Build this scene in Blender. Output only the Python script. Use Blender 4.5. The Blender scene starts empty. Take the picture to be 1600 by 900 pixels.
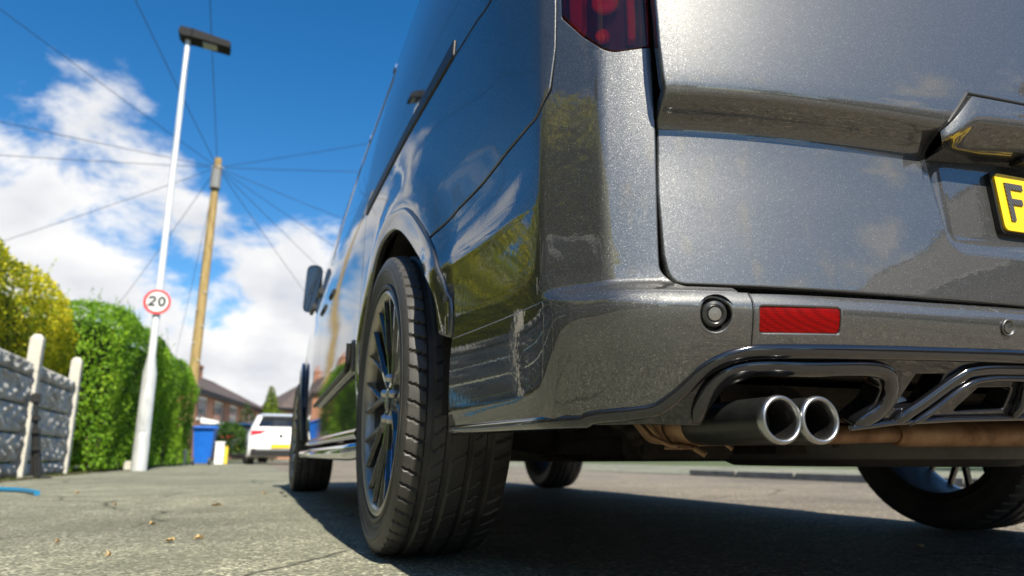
import bpy, bmesh, math, random
import numpy as np
from mathutils import Vector, Matrix
from mathutils.geometry import delaunay_2d_cdt
R = math.radians
SC = bpy.context.scene
COL = SC.collection

# ---------------------------------------------------------------- camera
cam_data = bpy.data.cameras.new('camera')
cam = bpy.data.objects.new('camera', cam_data); COL.objects.link(cam)
cam.location = (-1.28, -0.739, 0.2198)
cam.rotation_euler = (R(90 + 13.22), 0, R(-19.86))
cam_data.sensor_width = 36.0
cam_data.lens = 1121.5 / 1600 * 36
cam_data.clip_start = 0.02; cam_data.clip_end = 3000
cam_data.dof.use_dof = True
cam_data.dof.focus_distance = 1.02
cam_data.dof.aperture_fstop = 4.8
SC.camera = cam

# ---------------------------------------------------------------- light
SUN_DIR = Vector((0.035, -0.70, 0.72)).normalized()      # towards the sun
el = math.asin(SUN_DIR.z); az = math.atan2(SUN_DIR.x, SUN_DIR.y)
sun_data = bpy.data.lights.new('sun', 'SUN')
sun_data.energy = 5.0; sun_data.angle = R(0.5); sun_data.color = (1.0, 0.935, 0.80)
sun = bpy.data.objects.new('sun', sun_data); COL.objects.link(sun)
sun.rotation_euler = SUN_DIR.to_track_quat('Z', 'Y').to_euler()

world = bpy.data.worlds.new('World'); SC.world = world
world.use_nodes = True
wn, wl = world.node_tree.nodes, world.node_tree.links
for n in list(wn): wn.remove(n)
def W(t, **k):
    n = wn.new(t)
    for a, b in k.items(): setattr(n, a, b)
    return n
def wmath(op, a, b=None, c=None, clamp=False):
    n = W('ShaderNodeMath', operation=op, use_clamp=clamp)
    for i, v in enumerate((a, b, c)):
        if v is None: continue
        if isinstance(v, (int, float)): n.inputs[i].default_value = v
        else: wl.new(v, n.inputs[i])
    return n.outputs[0]
sky = W('ShaderNodeTexSky', sky_type='NISHITA', sun_disc=False, sun_elevation=el, sun_rotation=az,
        altitude=200, air_density=1.0, dust_density=0.3, ozone_density=2.5)
hs = W('ShaderNodeHueSaturation'); hs.inputs['Saturation'].default_value = 1.38; hs.inputs['Value'].default_value = 1.0
wl.new(sky.outputs[0], hs.inputs['Color'])
tc = W('ShaderNodeTexCoord')
nrm = W('ShaderNodeVectorMath', operation='NORMALIZE'); wl.new(tc.outputs['Generated'], nrm.inputs[0])
sp = W('ShaderNodeSeparateXYZ'); wl.new(nrm.outputs[0], sp.inputs[0])
zz = wmath('ADD', wmath('MAXIMUM', sp.outputs['Z'], 0.0), 0.42)
cb = W('ShaderNodeCombineXYZ')
wl.new(wmath('DIVIDE', sp.outputs['X'], zz), cb.inputs[0]); wl.new(wmath('DIVIDE', sp.outputs['Y'], zz), cb.inputs[1])
nz = W('ShaderNodeTexNoise'); nz.inputs['Scale'].default_value = 5.2; nz.inputs['Detail'].default_value = 9
nz.inputs['Roughness'].default_value = 0.62; nz.inputs['Distortion'].default_value = 0.25
wl.new(cb.outputs[0], nz.inputs['Vector'])
# where the cumulus banks and the clear gaps lie: (direction, angular radius, weight)
CLOUDS = [((-.187,.874,.448),.055,0.24),((-.236,.863,.448),.040,0.18),((-.145,.888,.430),.045,0.24),
          ((-.30,.85,.43),.05,.22),((-.20,.94,.30),.06,.20),((-.17,.955,.23),.07,.18),((-.245,.887,.385),.05,0.14),((-.197,.904,.379),.06,0.19),((-.141,.927,.347),.07,0.27),((-.09,.941,.325),.055,0.24),
          ((-.265,.917,.300),.055,0.21),((-.25,.931,0.22),.06,0.27),((-.24,.948,.215),.08,0.19),
          ((.03,.952,0.24),.045,0.18),((.075,.955,.285),.07,0.24),((.03,.974,.225),.085,0.29),((.07,.985,0.12),.10,0.34),
          ((-.03,.982,0.14),.07,0.18),((.02,.994,0.07),.12,0.34),((-.14,.985,0.08),.12,0.24),((-.3,.95,.1),.15,0.26),
          ((.012,.873,.487),.16,-.7),((-.225,.80,.58),.16,-.6),((.07,.905,.42),.10,-.55),
          ((-.225,.918,.330),.022,-.15),((-.17,.897,.408),.016,-.15),((-.035,.93,.37),.045,-.35),
          # the rest of the sky, seen in the paintwork
          ((.55,-.45,.70),.35,-.30),((-.5,.3,.8),.5,-.35),((-.8,.5,.35),.3,.05),((.75,-.45,.48),.08,.35),((.86,-.42,.30),.09,.35),((.62,-.70,.35),.10,.30)]
acc = None
for d, r, w in CLOUDS:
    v = Vector(d).normalized()
    dn = W('ShaderNodeVectorMath', operation='DISTANCE'); wl.new(nrm.outputs[0], dn.inputs[0]); dn.inputs[1].default_value = v
    q = wmath('DIVIDE', dn.outputs['Value'], r)
    g = wmath('MULTIPLY', wmath('EXPONENT', wmath('MULTIPLY', wmath('MULTIPLY', q, q), -1.0)), w)
    acc = g if acc is None else wmath('ADD', acc, g)
dens = wmath('ADD', wmath('MULTIPLY', nz.outputs['Fac'], 2.0), acc)
mr = W('ShaderNodeMapRange', interpolation_type='SMOOTHSTEP'); wl.new(dens, mr.inputs['Value'])
mr.inputs['From Min'].default_value = 1.00; mr.inputs['From Max'].default_value = 1.42
# grey undersides and bright tops
nz2 = W('ShaderNodeTexNoise'); nz2.inputs['Scale'].default_value = 5.0; nz2.inputs['Detail'].default_value = 7
wl.new(cb.outputs[0], nz2.inputs['Vector'])
shade = W('ShaderNodeMapRange'); wl.new(wmath('ADD', wmath('MULTIPLY', nz2.outputs['Fac'], 0.9), wmath('MULTIPLY', dens, 0.12)), shade.inputs['Value'])
shade.inputs['From Min'].default_value = 0.5; shade.inputs['From Max'].default_value = 0.95
cr = W('ShaderNodeMix', data_type='RGBA'); wl.new(shade.outputs[0], cr.inputs['Factor'])
cr.inputs[6].default_value = (1.0, 0.99, 0.98, 1); cr.inputs[7].default_value = (0.56, 0.60, 0.68, 1)
bg1 = W('ShaderNodeBackground'); bg1.inputs['Strength'].default_value = 0.082; wl.new(hs.outputs[0], bg1.inputs['Color'])
bg2 = W('ShaderNodeBackground'); bg2.inputs['Strength'].default_value = 0.56; wl.new(cr.outputs[2], bg2.inputs['Color'])
mx = W('ShaderNodeMixShader'); wl.new(mr.outputs[0], mx.inputs[0]); wl.new(bg1.outputs[0], mx.inputs[1]); wl.new(bg2.outputs[0], mx.inputs[2])
wo = W('ShaderNodeOutputWorld'); wl.new(mx.outputs[0], wo.inputs['Surface'])

SC.render.engine = 'CYCLES'
SC.cycles.use_denoising = True
SC.cycles.max_bounces = 8; SC.cycles.transparent_max_bounces = 8
SC.cycles.sample_clamp_indirect = 6.0
SC.view_settings.view_transform = 'Standard'; SC.view_settings.look = 'None'
SC.view_settings.exposure = 0.92; SC.view_settings.gamma = 1.0; SC.view_settings.use_curve_mapping = False
rnd = random.Random(7)
# ---------------------------------------------------------------- helpers
def tag(o, label=None, cat=None, group=None, kind=None):
    if label: o['label'] = label
    if cat: o['category'] = cat
    if group: o['group'] = group
    if kind: o['kind'] = kind
    return o
def empty(name, loc=(0, 0, 0), rz=0, parent=None):
    o = bpy.data.objects.new(name, None); COL.objects.link(o); o.empty_display_size = .1
    o.location = loc; o.rotation_euler = (0, 0, rz)
    if parent: o.parent = parent
    return o
class MB:
    def __init__(s): s.v = []; s.f = []; s.n = None; s.attr = None
    def add(s, vs, fs):
        b = len(s.v); s.v += [tuple(map(float, p)) for p in vs]; s.f += [tuple(i + b for i in q) for q in fs]; return s
    def box(s, x0, x1, y0, y1, z0, z1, bev=0):
        if bev:
            bm = bmesh.new(); bmesh.ops.create_cube(bm, size=1)
            for v in bm.verts: v.co = Vector(((x0+x1)/2+v.co.x*(x1-x0), (y0+y1)/2+v.co.y*(y1-y0), (z0+z1)/2+v.co.z*(z1-z0)))
            bmesh.ops.bevel(bm, geom=list(bm.edges), offset=bev, segments=2, affect='EDGES')
            bm.verts.index_update(); s.add([v.co for v in bm.verts], [[v.index for v in f.verts] for f in bm.faces]); bm.free(); return s
        return s.add([(x0,y0,z0),(x1,y0,z0),(x1,y1,z0),(x0,y1,z0),(x0,y0,z1),(x1,y0,z1),(x1,y1,z1),(x0,y1,z1)],
                     [(0,3,2,1),(4,5,6,7),(0,1,5,4),(1,2,6,5),(2,3,7,6),(3,0,4,7)])
    def hexa(s, p):   # 8 points: bottom ring then top ring
        return s.add(p, [(0,3,2,1),(4,5,6,7),(0,1,5,4),(1,2,6,5),(2,3,7,6),(3,0,4,7)])
    def tube(s, pts, r, n=10, cap=True, flat=1.0, up=None):
        pts = [Vector(p) for p in pts]; N = len(pts); rr = r if isinstance(r, (list, tuple)) else [r]*N
        vs = []; prev = None
        for i, p in enumerate(pts):
            t = (pts[min(i+1, N-1)] - pts[max(i-1, 0)]).normalized()
            if up is not None: a = Vector(up[i] if isinstance(up, list) else up)
            else: a = prev if prev is not None else (Vector((0,0,1)) if abs(t.z) < .9 else Vector((1,0,0)))
            a = (a - t*a.dot(t)).normalized(); b = t.cross(a); prev = a
            for k in range(n):
                w = 2*math.pi*k/n; vs.append(p + a*(math.cos(w)*rr[i]*flat) + b*(math.sin(w)*rr[i]))
        fs = [(i*n+k, i*n+(k+1) % n, (i+1)*n+(k+1) % n, (i+1)*n+k) for i in range(N-1) for k in range(n)]
        if cap: fs += [tuple(range(n))[::-1], tuple(range((N-1)*n, N*n))]
        return s.add(vs, fs)
    def lathe(s, prof, n=48, axis='x', c=(0, 0, 0), close=False, arc=None):
        vs = []; c = Vector(c); m = len(prof)
        full = arc is None; a0, a1 = (0, 2*math.pi) if full else arc; nn = n if full else n+1
        for i in range(nn):
            w = a0+(a1-a0)*i/n; cw, sw = math.cos(w), math.sin(w)
            for (a, r) in prof:
                vs.append(c + (Vector((a, r*cw, r*sw)) if axis == 'x' else Vector((r*cw, a, r*sw)) if axis == 'y' else Vector((r*cw, r*sw, a))))
        fs = []
        for i in range(n):
            j = (i+1) % nn
            for k in range(m if close else m-1):
                l = (k+1) % m; fs.append((i*m+k, i*m+l, j*m+l, j*m+k))
        return s.add(vs, fs)
    def prism(s, poly, f0, f1):   # poly 2D points, f0/f1 map a 2D point to 3D
        n = len(poly); return s.add([f0(p) for p in poly]+[f1(p) for p in poly],
            [tuple(range(n))[::-1], tuple(range(n, 2*n))]+[(i, (i+1) % n, n+(i+1) % n, n+i) for i in range(n)])
    def build(s, name, mat, parent=None, smooth=None, loc=None):
        me = bpy.data.meshes.new(name); me.from_pydata(s.v, [], s.f); me.update()
        o = bpy.data.objects.new(name, me); COL.objects.link(o)
        if mat: me.materials.append(mat)
        if parent: o.parent = parent
        if loc: o.location = loc
        if s.n is not None:
            me.polygons.foreach_set('use_smooth', [True]*len(me.polygons)); me.normals_split_custom_set_from_vertices(s.n)
        else:
            bm = bmesh.new(); bm.from_mesh(me); bmesh.ops.recalc_face_normals(bm, faces=bm.faces); bm.to_mesh(me); bm.free()
            if smooth is not None:
                me.polygons.foreach_set('use_smooth', [True]*len(me.polygons)); me.set_sharp_from_angle(angle=R(smooth))
        if s.attr is not None:
            at = me.attributes.new('var', 'FLOAT', 'FACE'); at.data.foreach_set('value', s.attr)
        return o
def fillet(poly, closed=True, seg=5):
    """poly of (x, y[, radius]); rounds its corners"""
    out = []; n = len(poly)
    for i, p in enumerate(poly):
        r = p[2] if len(p) > 2 else 0
        if r <= 0 or (not closed and i in (0, n-1)): out.append((p[0], p[1])); continue
        P = Vector(p[:2]); A = Vector(poly[i-1][:2]); B = Vector(poly[(i+1) % n][:2])
        a = (A-P); b = (B-P); la, lb = a.length, b.length; a.normalize(); b.normalize()
        ang = a.angle(b); d = min(r/math.tan(ang/2), la*.48, lb*.48)
        s, e = P+a*d, P+b*d
        for k in range(seg+1):
            t = k/seg; q = s*(1-t)**2+P*2*t*(1-t)+e*t*t; out.append((q.x, q.y))
    return out
def spline(pts, n=8, closed=False):
    P = [Vector(p) for p in pts]; N = len(P); out = []
    for i in range(N if closed else N-1):
        g = lambda j: P[j % N] if closed else P[max(0, min(N-1, j))]
        a, b, c, d = g(i-1), g(i), g(i+1), g(i+2)
        for k in range(n):
            t = k/n; out.append(.5*((2*b)+(c-a)*t+(2*a-5*b+4*c-d)*t*t+(3*b-a-3*c+d)*t**3))
    if not closed: out.append(P[-1])
    return [tuple(q) for q in out]
def inside(poly, X, Y):
    """which of the points (X, Y) lie inside the polygon"""
    X = np.asarray(X, float); Y = np.asarray(Y, float); c = np.zeros(X.shape, bool); P = np.array(poly, float); Q = np.roll(P, 1, axis=0)
    for (xi, yi), (xj, yj) in zip(P, Q):
        if yi == yj: continue
        c ^= ((yi > Y) != (yj > Y)) & (X < (xj-xi)*(Y-yi)/(yj-yi)+xi)
    return c
def densify(poly, d):
    out = []; n = len(poly)
    for i in range(n):
        a, b = poly[i], poly[(i+1) % n]; k = max(1, int(math.ceil(math.hypot(b[0]-a[0], b[1]-a[1])/d)))
        for j in range(k): out.append((a[0]+(b[0]-a[0])*j/k, a[1]+(b[1]-a[1])*j/k))
    return out
def cross(a, b): return np.array((a[1]*b[2]-a[2]*b[1], a[2]*b[0]-a[0]*b[2], a[0]*b[1]-a[1]*b[0]))
def normal(S, a, b, e=.0015):
    """unit normal pointing out of the body"""
    du = S(a+e, b)-S(a-e, b); dv = S(a, b+e)-S(a, b-e)
    if getattr(S, 'flip', False): du = -du
    n = cross(du, dv); l = math.sqrt(n[0]*n[0]+n[1]*n[1]+n[2]*n[2]); return n/l if l > 1e-12 else np.array([0, -1., 0])
def panel(name, S, poly, mat, parent, holes=(), A=None, B=None, off=0.0, lip=.0025, depth=.014, sign=1, edge=.012, add=None, build=True):
    """a sheet-metal panel: polygon in the surface's own parameters, edges rolled inwards"""
    def SS(a, b):
        p = S(a, b)
        o = off+(add(a, b) if add else 0)
        return p+normal(S, a, b)*sign*o if o else p
    fl = getattr(S, 'flip', False); SS.flip = fl; hand = -1 if fl else 1
    loops = [densify(poly, edge)]+[densify(h, edge) for h in holes]
    xs = [p[0] for p in loops[0]]; ys = [p[1] for p in loops[0]]
    pts = []; edges = []
    for L in loops:
        b = len(pts); pts += L; edges += [(b+i, b+(i+1) % len(L)) for i in range(len(L))]
    nb = len(pts); bp = np.array(pts)
    da = A or .03; db = B or .03
    As = A if isinstance(A, (list, tuple)) else list(np.arange(min(xs)+.004, max(xs), da))
    Bs = B if isinstance(B, (list, tuple)) else list(np.arange(min(ys)+.004, max(ys), db))
    ga, gb = np.meshgrid(np.array(As, float), np.array(Bs, float), indexing='ij'); ga = ga.ravel(); gb = gb.ravel()
    ok = inside(loops[0], ga, gb)
    for q in loops[1:]: ok &= ~inside(q, ga, gb)
    ga, gb = ga[ok], gb[ok]
    if len(ga):
        far = ((bp[None, :, 0]-ga[:, None])**2+(bp[None, :, 1]-gb[:, None])**2).min(axis=1) > (edge*.45)**2
        pts += list(zip(ga[far].tolist(), gb[far].tolist()))
    r = delaunay_2d_cdt([Vector(p) for p in pts], edges, [], 0, 1e-7)
    V = [tuple(v) for v in r[0]]; F = []
    cx = np.array([sum(V[i][0] for i in f)/len(f) for f in r[2]]); cy = np.array([sum(V[i][1] for i in f)/len(f) for f in r[2]])
    ok = inside(loops[0], cx, cy)
    for q in loops[1:]: ok &= ~inside(q, cx, cy)
    F = [list(f) for f, k in zip(r[2], ok) if k]
    X = []; N = []
    for a, b in V:
        nn = normal(S, a, b)
        if add: X.append(SS(a, b)); N.append(normal(SS, a, b))
        else: X.append(S(a, b)+nn*off); N.append(nn)
    # orient faces
    for f in F:
        p = [X[i] for i in f]; nn = cross(p[1]-p[0], p[2]-p[0])
        if nn@N[f[0]] < 0: f.reverse()
    m = {(round(a, 6), round(b, 6)): i for i, (a, b) in enumerate(V)}
    for li, L in enumerate(loops):
        area = sum(L[i][0]*L[(i+1) % len(L)][1]-L[(i+1) % len(L)][0]*L[i][1] for i in range(len(L)))
        idx = []
        for p in L:
            k = (round(p[0], 6), round(p[1], 6))
            if k not in m:
                k = min(m, key=lambda q: (q[0]-p[0])**2+(q[1]-p[1])**2)
            idx.append(m[k])
        n = len(idx); b0 = len(X)
        for i in range(n):
            P = X[idx[i]]; t = X[idx[(i+1) % n]]-X[idx[i-1]]; t = t/(np.linalg.norm(t)+1e-12); nn = N[idx[i]]
            o = cross(t, nn)*(1 if area*hand > 0 else -1)*(1 if li == 0 else -1)
            for (u, w, a) in ((.38, .08, 22), (.75, .38, 55), (1., 1., 85)):
                X.append(P+o*lip*u-nn*lip*w); ca, sa = math.cos(R(a)), math.sin(R(a)); N.append(nn*ca+o*sa)
            X.append(P+o*lip-nn*depth); N.append(o)
        for i in range(n):
            j = (i+1) % n; ri = [idx[i]]+[b0+i*4+k for k in range(4)]; rj = [idx[j]]+[b0+j*4+k for k in range(4)]
            for k in range(4):
                f = [ri[k], ri[k+1], rj[k+1], rj[k]]
                if len(set(f)) < 4: continue
                nn = cross(X[f[1]]-X[f[0]], X[f[2]]-X[f[0]])
                if nn@(N[f[0]]+N[f[1]]) < 0: f.reverse()
                F.append(f)
    mb = MB(); mb.v = [tuple(map(float, p)) for p in X]; mb.f = [tuple(f) for f in F]
    mb.n = [tuple(map(float, n/(np.linalg.norm(n)+1e-12))) for n in N]
    return mb.build(name, mat, parent) if build else mb
def bead(mb, S, path, w, h, sign=1, n=10, off=0.0, step=.012, taper=0):
    """a raised rib lying along a path on a surface: w half width, h half height"""
    P = []
    for i in range(len(path)-1):
        a, b = path[i], path[i+1]; k = max(1, int(math.hypot(b[0]-a[0], b[1]-a[1])/step))
        for j in range(k): P.append((a[0]+(b[0]-a[0])*j/k, a[1]+(b[1]-a[1])*j/k))
    P.append(path[-1])
    pts = []; ups = []
    for a, b in P:
        nn = normal(S, a, b)*sign; pts.append(S(a, b)+nn*off); ups.append(tuple(nn))
    rr = w
    if taper:
        L = [0.]
        for i in range(1, len(pts)): L.append(L[-1]+float(np.linalg.norm(np.array(pts[i])-np.array(pts[i-1]))))
        rr = [w*(.25+.75*min(1, min(q, L[-1]-q)/taper)**.6) for q in L]
    return mb.tube(pts, rr, n=n, flat=h/w, up=ups)
def ribbon(mb, pts, w, f0, f1, closed=False):
    """a flat letter stroke of width w along 2D points, thickened from f0 to f1"""
    P = [Vector(p) for p in pts]; n = len(P); L = []; Rr = []
    for i in range(n):
        a = P[(i-1) % n] if (closed or i > 0) else P[i]; b = P[(i+1) % n] if (closed or i < n-1) else P[i]
        d1 = (P[i]-a); d2 = (b-P[i])
        d1 = d1.normalized() if d1.length > 1e-9 else d2.normalized(); d2 = d2.normalized() if d2.length > 1e-9 else d1
        t = (d1+d2).normalized(); k = Vector((-t.y, t.x)); sc = 1/max(.5, k.dot(Vector((-d1.y, d1.x))))
        L.append(P[i]+k*w/2*sc); Rr.append(P[i]-k*w/2*sc)
    for i in range(n if closed else n-1):
        j = (i+1) % n; q = [L[i], Rr[i], Rr[j], L[j]]
        mb.hexa([f0(p) for p in q]+[f1(p) for p in q])

# ---------------------------------------------------------------- materials
def mat(name, col=(.5, .5, .5), rough=.5, metal=0, coat=0, coat_rough=.03, spec=.5, **k):
    m = bpy.data.materials.new(name); m.use_nodes = True; b = m.node_tree.nodes['Principled BSDF']
    b.inputs['Base Color'].default_value = (*col, 1); b.inputs['Roughness'].default_value = rough
    b.inputs['Metallic'].default_value = metal; b.inputs['Coat Weight'].default_value = coat
    b.inputs['Coat Roughness'].default_value = coat_rough; b.inputs['Specular IOR Level'].default_value = spec
    return m
class NT:
    def __init__(s, m): s.t = m.node_tree; s.b = s.t.nodes['Principled BSDF']; s.out = s.t.nodes['Material Output']
    def n(s, t, **k):
        x = s.t.nodes.new(t)
        for a, b in k.items(): setattr(x, a, b)
        return x
    def l(s, a, b): s.t.links.new(a, b)
    def coord(s, scale=(1, 1, 1), kind='Object'):
        c = s.n('ShaderNodeTexCoord'); m = s.n('ShaderNodeMapping'); m.inputs['Scale'].default_value = scale
        s.l(c.outputs[kind], m.inputs['Vector']); return m.outputs[0]
    def noise(s, sc, det=4, ro=.55, v=None, dist=0):
        x = s.n('ShaderNodeTexNoise'); x.inputs['Scale'].default_value = sc; x.inputs['Detail'].default_value = det
        x.inputs['Roughness'].default_value = ro; x.inputs['Distortion'].default_value = dist
        if v is not None: s.l(v, x.inputs['Vector'])
        return x.outputs['Fac']
    def ramp(s, fac, stops, interp='LINEAR'):
        x = s.n('ShaderNodeValToRGB'); e = x.color_ramp.elements; x.color_ramp.interpolation = interp
        while len(e) < len(stops): e.new(.5)
        for i, (p, c) in enumerate(stops):
            e[i].position = p; e[i].color = (*c, 1) if len(c) == 3 else c
        s.l(fac, x.inputs['Fac']); return x.outputs['Color']
    def mix(s, f, a, b, mode='MIX'):
        x = s.n('ShaderNodeMix', data_type='RGBA', blend_type=mode)
        for k, v in ((0, f), (6, a), (7, b)):
            if isinstance(v, (int, float)): x.inputs[k].default_value = v
            elif isinstance(v, tuple): x.inputs[k].default_value = (*v, 1)
            else: s.l(v, x.inputs[k])
        return x.outputs[2]
    def math(s, op, a, b=0., clamp=False):
        x = s.n('ShaderNodeMath', operation=op, use_clamp=clamp)
        for k, v in ((0, a), (1, b)):
            if isinstance(v, (int, float)): x.inputs[k].default_value = v
            else: s.l(v, x.inputs[k])
        return x.outputs[0]
    def bump(s, h, st=.3, d=.01, inp='Normal'):
        x = s.n('ShaderNodeBump'); x.inputs['Strength'].default_value = st; x.inputs['Distance'].default_value = d
        s.l(h, x.inputs['Height']); s.l(x.outputs[0], s.b.inputs[inp]); return x
def noisy(name, stops, sc=8, rough=.7, det=6, bump=.2, bd=.005, metal=0, coat=0, scale=(1, 1, 1), spec=.5, bsc=None):
    m = mat(name, (.5, .5, .5), rough, metal, coat, spec=spec); t = NT(m); v = t.coord(scale)
    f = t.noise(sc, det, .6, v); t.l(t.ramp(f, stops), t.b.inputs['Base Color'])
    if bump: t.bump(t.noise(bsc or sc*3, 5, .6, v), bump, bd)
    return m
M = {}
# metallic grey paint with flakes under clear coat
def paint():
    m = mat('grey_metallic_paint', (.11, .107, .104), .42, .85, 1.0, .012); t = NT(m)
    v = t.coord(); vo = t.n('ShaderNodeTexVoronoi'); vo.inputs['Scale'].default_value = 1500; t.l(v, vo.inputs['Vector'])
    geo = t.n('ShaderNodeNewGeometry')
    s1 = t.n('ShaderNodeVectorMath', operation='SUBTRACT'); t.l(vo.outputs['Color'], s1.inputs[0]); s1.inputs[1].default_value = (.5, .5, .5)
    s2 = t.n('ShaderNodeVectorMath', operation='SCALE'); t.l(s1.outputs[0], s2.inputs[0]); s2.inputs['Scale'].default_value = .12
    s3 = t.n('ShaderNodeVectorMath', operation='ADD'); t.l(geo.outputs['Normal'], s3.inputs[0]); t.l(s2.outputs[0], s3.inputs[1])
    s4 = t.n('ShaderNodeVectorMath', operation='NORMALIZE'); t.l(s3.outputs[0], s4.inputs[0]); t.l(s4.outputs[0], t.b.inputs['Normal'])
    sepc = t.n('ShaderNodeSeparateColor'); t.l(vo.outputs['Color'], sepc.inputs[0])
    big = t.noise(5, 3, .5, v)
    c = t.ramp(sepc.outputs[0], [(0, (.070, .070, .068)), (.6, (.092, .092, .090)), (.96, (.120, .120, .117)), (1, (.32, .32, .31))])
    # thin road film low on the bodywork
    spz = t.n('ShaderNodeSeparateXYZ'); t.l(v, spz.inputs[0])
    low = t.n('ShaderNodeMapRange'); low.inputs['From Min'].default_value = .42; low.inputs['From Max'].default_value = .24; t.l(spz.outputs[2], low.inputs['Value'])
    film = t.math('MULTIPLY', low.outputs[0], t.ramp(t.noise(26, 8, .75, v), [(.50, (0, 0, 0)), (.9, (.12, .12, .12))]))
    specks = t.ramp(t.noise(210, 2, .5, v), [(.70, (0, 0, 0)), (.74, (.5, .5, .5))])
    film = t.math('MAXIMUM', film, t.math('MULTIPLY', specks, t.math('ADD', .12, t.math('MULTIPLY', low.outputs[0], .8))))
    c = t.mix(film, c, (.20, .17, .13)); t.l(t.math('SUBTRACT', 1.0, t.math('MULTIPLY', film, .8)), t.b.inputs['Coat Weight'])
    t.l(c, t.b.inputs['Base Color'])
    t.l(t.ramp(sepc.outputs[1], [(0, (.46,)*3), (1, (.54,)*3)]), t.b.inputs['Roughness'])
    t.b.inputs['Coat IOR'].default_value = 1.85; t.b.inputs['Specular Tint'].default_value = (.12, .12, .12, 1)
    # faint orange peel and dust in the clear coat
    bp = t.n('ShaderNodeBump'); bp.inputs['Strength'].default_value = .05; bp.inputs['Distance'].default_value = .001
    t.l(t.noise(90, 2, .5, v), bp.inputs['Height']); t.l(bp.outputs[0], t.b.inputs['Coat Normal'])
    t.l(t.ramp(t.noise(14, 6, .65, v), [(.35, (.006,)*3), (.8, (.03,)*3)]), t.b.inputs['Coat Roughness'])
    return m
M['paint'] = paint()
M['gloss'] = mat('gloss_black_trim', (.006, .006, .007), .12, 0, 1.0, .02)
M['plastic'] = noisy('black_plastic', [(.3, (.010, .010, .010)), (.8, (.022, .021, .02))], 40, .45, bump=.15, bd=.001, spec=.4)
M['dark'] = noisy('underbody_black', [(.3, (.012, .011, .010)), (.8, (.055, .047, .038))], 12, .75, bump=.4, bd=.01, spec=.2)
M['steel'] = noisy('satin_steel', [(.3, (.45, .44, .43)), (.8, (.6, .59, .57))], 30, .3, bump=.05, bd=.001, metal=1)
M['tip'] = noisy('brushed_tip_metal', [(.3, (.36, .36, .355)), (.8, (.50, .50, .49))], 60, .33, bump=.08, bd=.0006, metal=1)
M['tipblack'] = noisy('satin_black_metal', [(.3, (.012, .013, .012)), (.8, (.03, .03, .028))], 50, .36, bump=.06, bd=.0006, metal=.3)
M['rust'] = noisy('rusty_exhaust_steel', [(.25, (.10, .045, .02)), (.5, (.26, .15, .08)), (.75, (.36, .24, .14))], 22, .55, bump=.3, bd=.002, metal=.55)
M['chrome'] = mat('chrome', (.75, .76, .78), .08, 1)
M['rim'] = mat('dark_alloy_paint', (.020, .020, .020), .18, .3, 1.0, .02)
M['barrel'] = mat('dark_barrel_paint', (.07, .068, .065), .5, .4, 0)
M['lampred'] = mat('bright_red_reflector', (.95, .015, .02), .4)
M['rimlip'] = noisy('satin_bronze_grey_alloy', [(.3, (.34, .31, .26)), (.8, (.48, .44, .38))], 40, .4, bump=.03, bd=.0005, metal=.7, coat=.4)
M['disc'] = noisy('brake_disc_steel', [(.3, (.25, .22, .2)), (.8, (.4, .38, .36))], 60, .4, bump=.1, bd=.001, metal=1)
M['glass'] = mat('dark_glass', (.01, .012, .014), .03, 0, 1.0, .0, spec=.8)
M['white'] = noisy('white_paint', [(.3, (.74, .74, .72)), (.8, (.82, .82, .8))], 5, .35, bump=0)
M['yellow'] = mat('yellow_plate', (.78, .50, .012), .35, 0, .6, .05)
M['redref'] = mat('red_reflector', (.42, .0, .002), .45, 0, .06, .05, spec=.12)
def rubber():
    m = mat('tyre_rubber', (.02, .02, .02), .5, spec=.5); t = NT(m); v = t.coord()
    t.l(t.ramp(t.noise(9, 6, .65, v), [(.3, (.022, .022, .021)), (.75, (.080, .074, .066))]), t.b.inputs['Base Color'])
    t.bump(t.noise(260, 4, .6, v), .25, .0008); return m
M['rubber'] = rubber()
def reflector():
    m = M['redref']; t = NT(m); v = t.coord(); vo = t.n('ShaderNodeTexVoronoi'); vo.inputs['Scale'].default_value = 420
    vo.inputs['Randomness'].default_value = 0.15; t.l(v, vo.inputs['Vector'])
    t.bump(vo.outputs['Distance'], .4, .001)
    t.l(t.ramp(vo.outputs['Distance'], [(0, (.30, .0, .0)), (.6, (.11, .0, .0))]), t.b.inputs['Base Color'])
reflector()
def lens():
    m = bpy.data.materials.new('smoked_red_lens'); m.use_nodes = True; nt = m.node_tree
    for n in list(nt.nodes): nt.nodes.remove(n)
    o = nt.nodes.new('ShaderNodeOutputMaterial'); tr = nt.nodes.new('ShaderNodeBsdfTransparent'); tr.inputs[0].default_value = (.95, .34, .33, 1)
    g = nt.nodes.new('ShaderNodeBsdfGlossy'); g.inputs['Roughness'].default_value = .02; g.inputs[0].default_value = (1, 1, 1, 1)
    fr = nt.nodes.new('ShaderNodeFresnel'); fr.inputs[0].default_value = 1.5; mx_ = nt.nodes.new('ShaderNodeMixShader')
    nt.links.new(fr.outputs[0], mx_.inputs[0]); nt.links.new(tr.outputs[0], mx_.inputs[1]); nt.links.new(g.outputs[0], mx_.inputs[2]); nt.links.new(mx_.outputs[0], o.inputs[0]); return m
M['lens'] = lens()
M['lamphouse'] = mat('dark_red_lamp_housing', (.10, .008, .010), .25, 0, .5)
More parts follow.
